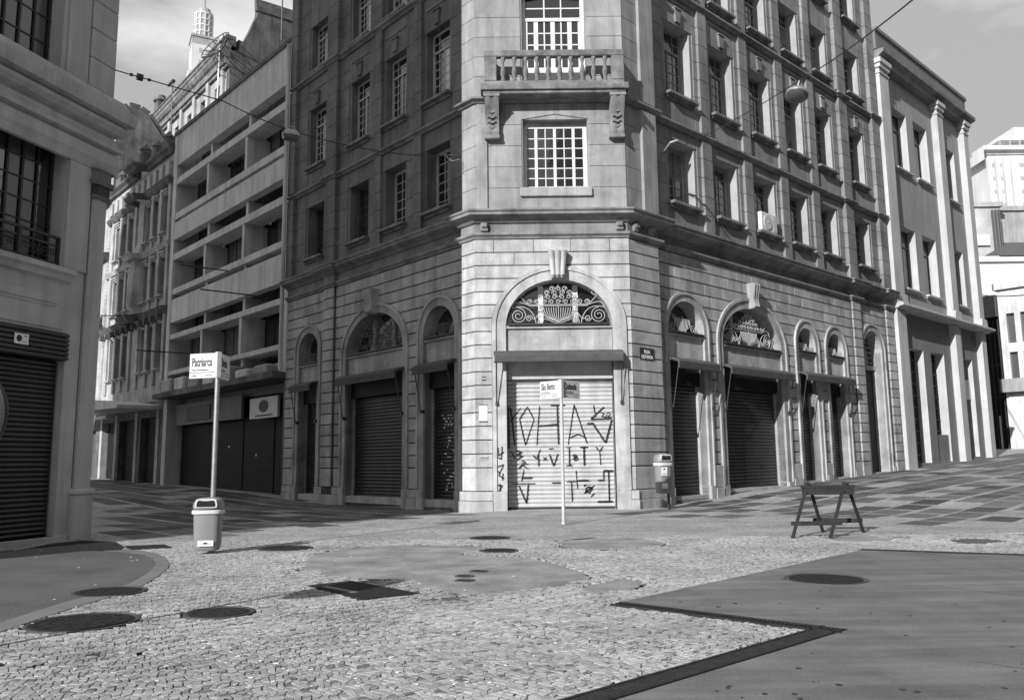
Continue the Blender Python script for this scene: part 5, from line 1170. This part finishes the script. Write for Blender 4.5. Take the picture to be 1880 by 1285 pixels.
b = MB(); tr = tessellate_polygon([[Vector((p_[0], p_[1], 0)) for p_ in strip]]); b.add([(p_[0], p_[1], .0075) for p_ in strip], tr); b.build('dark_strip', M['cast_iron'], PAV)
# worn mortar patches
def blob(l, z=-.006, mm='mortar', nm='mortar_patch', js=.03):
    z = z if z < 0 else -.012+z
    P = [Vector(gpt(*q)) for q in l]; Q = []
    for i in range(len(P)):
        p0, p1, p2, p3 = P[i-1], P[i], P[(i+1) % len(P)], P[(i+2) % len(P)]
        for k_ in range(6):
            t = k_/6; q = .5*((2*p1)+(-p0+p2)*t+(2*p0-5*p1+4*p2-p3)*t*t+(-p0+3*p1-3*p2+p3)*t**3); Q.append((q.x+random.uniform(-js, js), q.y+random.uniform(-js, js)))
    tr = tessellate_polygon([[Vector((q[0], q[1], 0)) for q in Q]]); MB().add([(q[0], q[1], z) for q in Q], tr).build(nm, M[mm], PAV); return Q
BL = [blob([(600, 1012), (548, 1030), (570, 1050), (650, 1060), (730, 1065), (790, 1080), (850, 1090), (930, 1086), (1000, 1078), (1080, 1062), (1040, 1040), (960, 1022), (860, 1018), (720, 1006)]),
      blob([(1020, 995), (1100, 985), (1200, 988), (1215, 1000), (1130, 1008), (1050, 1006)], .005), blob([(1075, 1075), (1150, 1062), (1190, 1066), (1150, 1082), (1085, 1088)], .005),
      blob([(900, 985), (960, 976), (1060, 972), (1150, 975), (1130, 983), (1010, 992)], .005, 'mortar'), blob([(680, 1025), (640, 1010), (700, 1000), (820, 1000), (900, 1003), (860, 1015)], .0052, 'mortar')]
BL.append(blob([(1500, 985), (1560, 978), (1640, 985), (1700, 980), (1640, 992), (1560, 994)], .005, 'mortar')); BL.append(blob([(1730, 993), (1790, 988), (1850, 992), (1800, 998)], .0055, 'asphalt', 'asphalt_patch'))
BL.append(blob([(20, 1215), (60, 1205), (90, 1210), (50, 1222)], .0055, 'mortar', js=.02)); BL.append(blob([(195, 1195), (240, 1185), (270, 1188), (225, 1205)], .0055, 'mortar', js=.02))
BL.append(blob([(780, 1100), (830, 1094), (870, 1096), (830, 1106)], .0055, 'asphalt', 'mortar_patch', js=.02))

# ---- paving slabs of the two streets
def inpoly(x, y, P):
    c = False; j = len(P)-1
    for i in range(len(P)):
        if (P[i][1] > y) != (P[j][1] > y) and x < (P[j][0]-P[i][0])*(y-P[i][1])/(P[j][1]-P[i][1]+1e-12)+P[i][0]: c = not c
        j = i
    return c
zoneR = [(4.2, 25.5), (3.2, 24.6), (5.3, 22.4), (7.6, 23.4), (9.3, 21.5), (9.6, 19.2), (12.5, 20.5), (17, 24), (30, 34), (52, 62), (44, 66), (34, 58)]
zoneL = [tuple(gpt(*q)) for q in ((225, 1001), (300, 992), (430, 985), (520, 972), (700, 952), (838, 944))]+[wpt(F_L, -.8, -.1), wpt(F_L, -44, -.3), wpt(F_L, -44, -7.5), wpt(F_L, -14, -7.3), (-9.6, 19.6), (-9.5, 18.7), (-8.4, 17.8)]
tiles = []
def laying(P, org, u, n_, tw, tl, drop, rows, cols, off=(0, 0)):
    for j in range(*rows):
        for i in range(*cols):
            if RNG.random() < drop: continue
            t_ = tw*(.985); l_ = tl*.985; c_ = Vector(org)+u*(i*tl+(j % 2)*tl*.5+off[0])+n_*(j*tw+off[1]+(j//2)*.14)
            if inpoly(c_.x, c_.y, P): tiles.append((c_.x, c_.y, math.atan2(u.y, u.x)+RNG.normal(0, .006), l_*RNG.uniform(.93, 1)-.08, t_-.10))
laying(zoneR, (PR.x, PR.y), Vector((uR.x, uR.y)), Vector((nR.x, nR.y)), .92, 1.45, .2, (0, 22), (-6, 40), (.3, .55))
laying(zoneL, (PL.x, PL.y), Vector((uL.x, uL.y)), Vector((nL.x, nL.y)), .98, 1.5, .12, (0, 11), (-6, 32), (.3, .55))
tiles.sort(key=lambda t: t[0]**2+t[1]**2)
def tilemesh(L_, W__, var): 
    h = .05; b = MB(); e_ = .012; v_ = []
    co_ = [(-L_/2, -W__/2), (L_/2, -W__/2), (L_/2, W__/2), (-L_/2, W__/2)]; co_ = [(x+random.uniform(-.02, .02), y+random.uniform(-.02, .02)) for x, y in co_]
    b.add([(x, y, -h) for x, y in co_]+[(x, y, -.004) for x, y in co_]+[(x*(1-e_), y*(1-e_), 0) for x, y in co_], [(0, 1, 5, 4), (1, 2, 6, 5), (2, 3, 7, 6), (3, 0, 4, 7), (4, 5, 9, 8), (5, 6, 10, 9), (6, 7, 11, 10), (7, 4, 8, 11), (8, 9, 10, 11)]); return b
tms = [tilemesh(1., 1., i).mesh('paving_slab', M['paver']) for i in range(5)]
for k_, (x, y, an, l_, t_) in enumerate(tiles[:280]):
    z = g(x, y)+.006; ex = (g(x+.4, y)-g(x-.4, y))/.8; ey = (g(x, y+.4)-g(x, y-.4))/.8
    nrm = Vector((-ex, -ey, 1)).normalized(); xa = Vector((math.cos(an), math.sin(an), 0)); xa = (xa-nrm*xa.dot(nrm)).normalized(); ya = nrm.cross(xa)
    W = Matrix(((xa.x*l_, ya.x*t_, nrm.x, x), (xa.y*l_, ya.y*t_, nrm.y, y), (xa.z*l_, ya.z*t_, nrm.z, z), (0, 0, 0, 1))); inst('paving_slab', tms[k_ % 5], PAV, W)
b = MB()
for (x, y, an, l_, t_) in tiles[280:]:
    ca, sa = math.cos(an), math.sin(an); q = [(x+ca*i*l_/2-sa*j*t_/2, y+sa*i*l_/2+ca*j*t_/2) for i, j in ((-1, -1), (1, -1), (1, 1), (-1, 1))]
    b.zprism(q, lambda X, Y: g(X, Y)-.05, lambda X, Y: g(X, Y)+.006)
if b.v: b.build('paving_slab', M['paver'], PAV, kind='stuff')

# ---- cobblestones (built one by one near the camera)
def cobbles():
    p = .061; excl = [slab1, slab2, asph+[], co, SQ[0], SQ[1]]
    # strip the kerb+asphalt region as one polygon
    lot = co+gp_poly([(150, 1000), (0, 1010), (-140, 1030)]); P_ex = [slab1, slab2, lot, SQ[0], SQ[1]]
    th = .62; cx, cy = 0., 10.; ca, sa = math.cos(th), math.sin(th)
    gu = np.arange(-12.5, 12.5, p); NG = len(gu); GX, GY = np.meshgrid(gu, gu)
    wx_ = .12*np.sin(GX*.9+GY*.7)+.04*np.sin(GX*2.3-GY*1.9+1); wy_ = .12*np.sin(GX*.8-GY*1.1+2)+.04*np.sin(GX*2.9+GY*1.7)
    GX = GX+((np.arange(NG)//2 % 2)*.5*p)[:, None]*.9
    ax_, ay_ = GX+wx_+RNG.uniform(-.25, .25, GX.shape)*p, GY+wy_+RNG.uniform(-.25, .25, GX.shape)*p
    LX_, LY_ = cx+ax_*ca-ay_*sa, cy+ax_*sa+ay_*ca
    QX = np.stack([LX_[:-1, :-1], LX_[:-1, 1:], LX_[1:, 1:], LX_[1:, :-1]], -1).reshape(-1, 4); QY = np.stack([LY_[:-1, :-1], LY_[:-1, 1:], LY_[1:, 1:], LY_[1:, :-1]], -1).reshape(-1, 4)
    x, y = QX.mean(1), QY.mean(1)
    keep = (y > 4.2) & (y < 17.2) & (np.abs(x) < .66*y+.9)
    x, y, QX, QY = x[keep], y[keep], QX[keep], QY[keep]
    ok = np.ones(len(x), bool)
    def inp(P):
        c = np.zeros(len(x), bool); j = len(P)-1
        for i in range(len(P)):
            xi, yi, xj, yj = P[i][0], P[i][1], P[j][0], P[j][1]
            cond = ((yi > y) != (yj > y)) & (x < (xj-xi)*(y-yi)/(yj-yi+1e-12)+xi); c ^= cond; j = i
        return c
    for P in P_ex: ok &= ~inp(P)
    xo, yo = x, y
    x = xo+.10*np.sin(xo*7+yo*3)+RNG.normal(0, .05, len(xo)); y = yo+.10*np.sin(yo*6-xo*4)+RNG.normal(0, .05, len(yo))
    for P in BL: ok &= ~inp(P)
    x, y = xo, yo
    for mx_, my_, r_, _ in MH: ok &= (x-mx_)**2+(y-my_)**2 > (r_+.035)**2
    def seg(a_, b_, wd, side):
        e = (b_-a_).normalized(); n_ = Vector((-e.y, e.x)); L_ = (b_-a_).length
        dx, dy = x-a_.x, y-a_.y; t = dx*e.x+dy*e.y; s_ = dx*n_.x+dy*n_.y
        return (t > -.05) & (t < L_+.1) & (s_*side > -.03) & (s_*side < wd+.03)
    for a_, b_, wd, sd_ in ((A_, C_, .20, -1), (C_, lend, .24, -1), (B_, far, .2, 1)): ok &= ~seg(a_, b_, wd, sd_)
    # tiles and near building
    for t in tiles:
        if t[1] > 19.5: continue
        d2 = np.abs((x-t[0])*math.cos(t[2])+(y-t[1])*math.sin(t[2])) < t[3]/2+.03; d3 = np.abs(-(x-t[0])*math.sin(t[2])+(y-t[1])*math.cos(t[2])) < t[4]/2+.03; ok &= ~(d2 & d3)
    fn = F_N.inverted(); lx_ = fn[0][0]*x+fn[0][1]*y+fn[0][3]; ly_ = fn[1][0]*x+fn[1][1]*y+fn[1][3]; ok &= ~((lx_ < .1) & (ly_ > -.3))
    ok &= RNG.random(len(x)) > .008
    x, y, QX, QY = x[ok], y[ok], QX[ok], QY[ok]; n = len(x); d = x**2+y**2; order = np.argsort(d); x, y, QX, QY = x[order], y[order], QX[order], QY[order]
    dx_, dy_ = QX-x[:, None], QY-y[:, None]; dl = np.sqrt(dx_**2+dy_**2); shr = 1-RNG.uniform(.0045, .0115, n)[:, None]/np.maximum(dl, .02); dx_, dy_ = dx_*shr, dy_*shr
    zt_ = RNG.normal(0, .0012, n)[:, None]+RNG.normal(0, .0005, (n, 4))+.0005
    def ringv(k, z): return np.stack([x[:, None]+dx_*k, y[:, None]+dy_*k, np.broadcast_to(z, (n, 4))], -1)
    V_ = np.concatenate([ringv(1., zt_*0-.035), ringv(1.0, zt_-.0015), ringv(.95, zt_)], 1)
    quads = np.array([(0, 1, 5, 4), (1, 2, 6, 5), (2, 3, 7, 6), (3, 0, 4, 7), (4, 5, 9, 8), (5, 6, 10, 9), (6, 7, 11, 10), (7, 4, 8, 11), (8, 9, 10, 11)])
    NI = 300
    for i in range(NI):
        me = bpy.data.meshes.new('cobblestone'); o_ = np.array([x[i], y[i], 0]); me.from_pydata((V_[i]-o_).tolist(), [], quads.tolist()); me.materials.append(M['cobble_one']); inst('cobblestone', me, PAV, T((x[i], y[i], 0)))
    V2 = V_[NI:].reshape(-1, 3); m = n-NI; F2 = (quads[None]+(np.arange(m)*12)[:, None, None]).reshape(-1, 4)
    me = bpy.data.meshes.new('cobblestones'); me.vertices.add(len(V2)); me.vertices.foreach_set('co', V2.astype('f').ravel())
    me.loops.add(F2.size); me.loops.foreach_set('vertex_index', F2.astype('i').ravel()); me.polygons.add(len(F2)); me.polygons.foreach_set('loop_start', np.arange(0, F2.size, 4, dtype='i'))
    me.polygons.foreach_set('use_smooth', np.zeros(len(F2), dtype=bool)); me.update(calc_edges=True); me.materials.append(M['cobble'])
    tone = np.repeat(np.clip(RNG.normal(1., .13, m)*(1-.55*(RNG.random(m) < .05)), .3, 1.4), 12).astype('f'); at_ = me.attributes.new('tone', 'FLOAT', 'POINT'); at_.data.foreach_set('value', tone)
    link(bpy.data.objects.new('cobblestone', me), PAV, Matrix(), kind='stuff')
    # dark bed between the stones
    bed = [(-14, 3.5), (13, 3.5), (13, 6), (13.5, 19.2), (-14, 19.2)]
    MB().add([(-14, 3.4, -.026), (14, 3.4, -.026), (14, 17.3, -.026), (-14, 17.3, -.026)], [(0, 1, 2, 3)]).build('joint_bed', M['soil'], PAV)
    return n
print('cobbles', cobbles(), 'tiles', len(tiles))

# ================================================================== STREET FURNITURE
def superring(cx, cy, hx, hy, z, n=20, e=.28):
    r = []
    for j in range(n):
        a_ = 2*math.pi*j/n; c_, s_ = math.cos(a_), math.sin(a_); r.append((cx+hx*math.copysign(abs(c_)**(2*e), c_), cy+hy*math.copysign(abs(s_)**(2*e), s_), z))
    return r
def litter_bin(label, x, y, z0, rot, stickers, pole=None, k=(1, 1, 1)):
    o = thing('litter_bin', label, 'litter bin', (x, y, 0), 'plastic litter bins on posts'); W = T((x, y, z0))@Matrix.Rotation(rot, 4, 'Z')@Matrix.Diagonal((*k, 1))
    body = MB().rings([superring(0, 0, .19, .14, 0), superring(0, 0, .215, .165, .03), superring(0, 0, .225, .17, .08), superring(0, 0, .245, .195, .66), superring(0, 0, .235, .185, .66), superring(0, 0, .21, .16, .3)], True)
    bd = body.build('body', M['bin'], o, W, smooth=True)
    MB().rings([superring(0, 0, .262, .212, .65), superring(0, 0, .275, .225, .66), superring(0, 0, .275, .225, .71), superring(0, 0, .262, .212, .725), superring(0, 0, .23, .18, .72), superring(0, 0, .23, .18, .65)], False).build('rim', M['bin_light'], o, W, smooth=True)
    # hood with the opening in front
    def hood(z, hx, hy, y0): return superring(0, y0, hx, hy, z)
    MB().rings([hood(.745, .255, .205, .0), hood(.80, .262, .21, .0), hood(.86, .25, .195, .01), hood(.915, .215, .155, .02), hood(.94, .14, .10, .03), hood(.945, .02, .02, .03)], True).build('hood', M['bin'], o, W, smooth=True)
    op = [( -.155, .785), (.155, .785), (.168, .81), (.15, .885), (.12, .90), (.04, .89), (-.04, .89), (-.12, .90), (-.15, .885), (-.168, .81)]
    MB().prism(op, -.222, -.10).build('opening', M['black'], o, W); MB().prism([(-.185, .77), (.185, .77), (.195, .82), (.17, .915), (.1, .925), (-.1, .925), (-.17, .915), (-.195, .82)], -.216, -.11).build('opening_frame', M['bin_light'], o, W)
    MB().box(.04, .215, -.03, .17, .08, .62, .02).build('back_bracket', M['bin_dark'], o, W) if pole else None
    for (a_, b_, c_, d_, kind) in stickers:
        st = MB().add([(a_, -.205+(.0), c_), (b_, -.205, c_), (b_, -.205-.012*(d_-c_)/.2, d_), (a_, -.205-.012*(d_-c_)/.2, d_)], [(0, 1, 2, 3)]).build('sticker', M['sticker'], o, W)
        if kind: MB().box((a_+b_)/2-.03, (a_+b_)/2+.03, -.2215, -.219, d_-.06, d_-.03).build('printed_mark', M['ink'], st, W)
        MB().box(a_+.03, b_-.04, -.2165, -.214, c_+.03, c_+.045).box(a_+.03, b_-.03, -.2165, -.214, c_+.055, c_+.062).build('printed_line', M['sign_grey'], st, W)
    MB().box(-.025, .025, .13, .30, .2, .26).box(-.025, .025, .13, .30, .55, .61).build('post_clamp', M['iron'], o, W)
    return o
bx, by = gpt(386, 1014)
litter_bin('grey plastic litter bin with gaping lid on the tall left sign post', bx, by-.16, .06, .12, [(-.12, .15, .09, .19, 1)], True)
b2x, b2y = gpt(1231, 935)
litter_bin('litter bin on a short post against the corner stones right of the door', b2x-.22, b2y-.12, .52, .42, [(-.2, .02, .42, .62, 1), (-.18, .02, .12, .24, 0)], k=(1.08, 1.0, 1.34))
def bwl(): pass
post = thing('bin_post', 'short metal post carrying the litter bin right of the door', 'post', (b2x, b2y+.18, 0)); MB().tube([(b2x-.02, b2y+.14, g(b2x, b2y)-.1), (b2x-.02, b2y+.14, 1.35)], .045, 10).build('post', M['iron'], post)

def sign_post(label, x, y, H, azl, azr, words, panelh=.47, L=.62, post='metal_grey', lw=None):
    o = thing('street_sign_post', label, 'street sign', (x, y, 0), 'street name posts'); z1, z0 = H-.03, H-.03-panelh
    MB().tube([(x, y, -.1), (x, y, H-.02)], .045, 14).build('post', M[post], o, smooth=True)
    MB().lathe([(.06, 0), (.06, .02), (.045, .05)], 14, (x, y, .0)).build('post_collar', M[post], o)
    MB().box(-.048, .048, -.048, .048, z0, z1+.015, .008).build('junction_box', M['sign_white'], o, T((x, y, 0))@Matrix.Rotation(math.radians(-azr+90-45 if False else 45), 4, 'Z'))
    for side, az, wd in (('l', azl, words[0]), ('r', azr, words[1])):
        a_ = math.radians(az); d_ = Vector((math.sin(a_), math.cos(a_), 0)); xdir = -d_ if side == 'l' else d_
        F = frame((x+(d_.x*(.05+L) if side == 'l' else d_.x*.05), y+(d_.y*(.05+L) if side == 'l' else d_.y*.05)), (xdir.x, xdir.y))
        pm = M['sign_white']
        pn = MB().box(0, L, -.02, .02, z0, z1, .004).build('sign_panel', pm, o, F)
        t_ = text(wd[0], .235, pn, F@T((.05, -.0235, z0+.235)), M['ink'], xs=wd[1]*.74, bold=.003)
        text(wd[2], .05, pn, F@T((.05, -.0235, z0+.145)), M['ink']); text(wd[3], .04, pn, F@T((.05, -.0235, z0+.04)), M['ink'])
        MB().box(.0, L, -.0225, -.0205, z0+.105, z0+.115).box(L*.62, L*.9, -.0225, -.0205, z0+.05, z0+.062).build('rule_line', M['ink'], pn, F)
        if side == 'l': MB().box(L-.07, L-.02, -.0225, -.0205, z0+.24, z0+.4).build('printed_mark', M['sign_grey'], pn, F)
    return o
sx_, sy_ = gpt(385, 1013); sp = sign_post('tall galvanised post with white street sign reading Patriarca at the left', sx_, sy_+.06, 3.75, -76, -1, (('Patriarca', .72, 'Praca do Patriarca', 'Centro'), ('Direita', .72, 'Rua Direita', 'Centro')), .48, .56)
sx_, sy_ = gpt(1035, 962); sp = sign_post('white street sign post reading São Bento and Quitanda in front of the corner shutter', sx_, sy_, 3.70, -47, 46, (('São Bento', .66, 'Rua São Bento', 'Sé - SP'), ('Quitanda', .72, 'Rua da Quitanda', 'Centro')), .46, .66, 'white_old')

# barricade (wooden sawhorse)
BR = thing('wooden_barricade', 'dark wooden trestle barricade standing on the pale stones at the right', 'barricade', (6.5, 17.2, 0))
fA, fC, fB, fD = Vector((5.60, 16.62, 0)), Vector((6.36, 16.62, 0)), Vector((6.68, 17.85, 0)), Vector((7.50, 17.72, 0))
tA = at(1483, 900, 17.1); tC = at(1548, 898, 17.2); ztop = .97
tA = Vector((tA.x, 17.15, ztop)); tC = Vector((tC.x+.0, 17.15, ztop))
for f_, t_, e_ in ((fA, tA, -.03), (fC, tC, -.03), (fB, tA+Vector((.06, 0, 0)), .03), (fD, tC+Vector((.08, 0, 0)), .03)):
    MB().bar(f_, t_+Vector((0, e_, .08)), .058, .045, (0, 1, 0)).build('leg', M['wood_grey'], BR)
dirb = (tC-tA).normalized()
MB().obox((tA+tC)/2+Vector((.05, .0, .03)), dirb, Vector((-dirb.y, dirb.x, 0)), (0, 0, 1), (tC-tA).length/2+.15, .09, .03).build('top_board', M['wood_grey'], BR)
MB().obox((tA+tC)/2+Vector((.05, -.0, -.07)), dirb, Vector((-dirb.y, dirb.x, 0)), (0, 0, 1), (tC-tA).length/2+.12, .10, .065).build('top_rail', M['wood_grey'], BR)
def lerp(a_, b_, t): return a_+(b_-a_)*t
ra, rc = lerp(fA, tA, .29), lerp(fC, tC, .29); dd_ = (rc-ra).normalized(); MB().bar(ra-dd_*.13+Vector((0, -.05, 0)), rc+dd_*.13+Vector((0, -.05, 0)), .035, .085).build('lower_rail', M['wood_grey'], BR)
ra, rc = lerp(fB, tA, .27), lerp(fD, tC, .27); dd_ = (rc-ra).normalized(); MB().bar(ra-dd_*.1+Vector((0, .05, 0)), rc+dd_*.1+Vector((0, .05, 0)), .035, .10).build('lower_rail', M['wood_grey'], BR)
for t_ in (tA, tC): MB().tube([t_+Vector((.02, -.05, .1)), t_+Vector((.02, .1, .1))], .028, 8).build('bolt', M['iron'], BR)

# egg shaped telephone hood at the left edge
ph = at(-62, 762, 7.0)
PH = thing('telephone_hood', 'edge of an egg shaped public telephone hood at the left border', 'telephone booth', (ph.x, ph.y, 0))
def egg(r, n=20, m=14, sy=1.):
    Rg = []
    for i in range(m+1):
        t = math.pi*i/m; rr = r*math.sin(t)*(1-.12*math.cos(t)); Rg.append([(rr*math.cos(2*math.pi*j/n)*.95, rr*math.sin(2*math.pi*j/n)*.8*sy, -r*1.12*math.cos(t)) for j in range(n)])
    return Rg
MB().rings(egg(.345)).build('shell', M['shutter_black'], PH, T(ph), smooth=True)
MB().tube([(ph.x+.355*math.cos(a_), ph.y-.05, ph.z+.40*math.sin(a_)) for a_ in [2*math.pi*i/36 for i in range(37)]], .035, 8).build('shell_rim', M['shutter_dark'], PH, smooth=True)
MB().tube([(ph.x-.3, ph.y+.1, -.05), (ph.x-.3, ph.y+.1, ph.z)], .035, 10).build('post', M['metal_grey'], PH)

# overhead wires and street lanterns
def wire(label, pts, r=.018, sag=None):
    o = thing('overhead_wire', label, 'wire', tuple(pts[0])); MB().tube(pts, r, 5).build('cable', M['iron'], o); return o
def cate(a_, b_, sag, n=14): return [a_+(b_-a_)*(i/n)-Vector((0, 0, sag*4*(i/n)*(1-i/n))) for i in range(n+1)]
na = at(200, 126, 19.2); lamp1 = at(534, 240, 22.5); cr_ = at(842, 286, 27.2); ca_ = at(410, 186, 21.2)
o = wire('overhead wire with insulators from the near building to the corner building', cate(na, ca_, .0)[:-1]+cate(ca_, lamp1, .05)[:-1]+cate(lamp1, cr_, .25), .016)
for px_, t_ in ((207, .025), (240, .17), (272, .32)):
    p0, p1 = lerp(na, ca_, t_), lerp(na, ca_, t_+.022); MB().tube([p0, p1], .045, 6).build('insulator', M['iron'], o)
p0, p1 = lerp(na, ca_, .23), lerp(na, ca_, .275); MB().tube([p0, p1], .10, 6).build('insulator', M['iron'], o)
b = MB().tube([cr_, at(815, 284, 26.9), at(830, 296, 26.9), at(843, 293, 27.2)], .015, 5); b.build('wall_bracket', M['metal_grey'], o)
LP = thing('hanging_lantern', 'square hanging street lantern on the left wire before the louvred building', 'street lamp', tuple(lamp1)); c_ = at(534, 248, 22.5)
Wl = T(c_)@Matrix.Rotation(.5, 4, 'Z')
MB().rings([superring(0, 0, .18, .14, .12, 16, .3), superring(0, 0, .25, .2, .02, 16, .3), superring(0, 0, .26, .21, -.05, 16, .3)]).build('housing', M['metal_grey'], LP, Wl)
MB().rings([superring(0, 0, .25, .2, -.055, 16, .3), superring(0, 0, .2, .16, -.14, 16, .3)]).build('glass_bowl', M['glass_dim'], LP, Wl)
MB().tube([(-.12, 0, .12), (-.1, 0, .24), (.1, 0, .24), (.12, 0, .12)], .02, 5).build('hanger', M['metal_grey'], LP, Wl)
w0 = F_R@Vector((2.45, -.04, 12.85)); la = at(1468, 148, 19.0); w3 = at(1760, -70, 9.5)
o = wire('overhead wire from the right facade past the round lantern towards the camera', cate(w0, la, .15)[:-1]+cate(la, w3, .1), .014)
b = MB().tube([w0, at(1232, 262, 27.6), at(1244, 258, 27.2)], [.03, .05, .03], 6); b.build('insulator', M['white_old'], o)
LP = thing('round_lantern', 'round dish street lantern hanging in front of the right facade', 'street lamp', tuple(la)); c_ = at(1463, 174, 19.0)
Wl = T(c_)@Matrix.Rotation(math.radians(14), 4, 'Y')@Matrix.Rotation(math.radians(-14), 4, 'X')
MB().lathe([(.28, -.05), (.285, -.03), (.27, .04), (.2, .11), (.1, .15), (.05, .2)], 24).build('housing', M['metal_grey'], LP, Wl, smooth=True)
MB().lathe([(.265, -.05), (.24, -.09), (.15, -.13), (.02, -.145)], 24).build('glass_bowl', M['glass_dim'], LP, Wl, smooth=True)
MB().box(-.05, .22, -.07, .07, .05, .2, .02).build('gear_box', M['metal_grey'], LP, Wl); MB().tube([c_+Vector((0, 0, .15)), la], .02, 5).build('hanger', M['metal_grey'], LP)
# second wire low across the right
wire('thin cable between the left facades low over the street', cate(at(170, 578, 40), at(262, 575, 46), .1, 6), .03)
wire('thin cable crossing the end of the right street', cate(at(1795, 541, 52), at(1890, 541, 40), .1, 6), .03)
bpy.context.view_layer.update()
print('objects', len(bpy.data.objects), 'tris', sum(len(m.polygons) for m in bpy.data.meshes)*2)
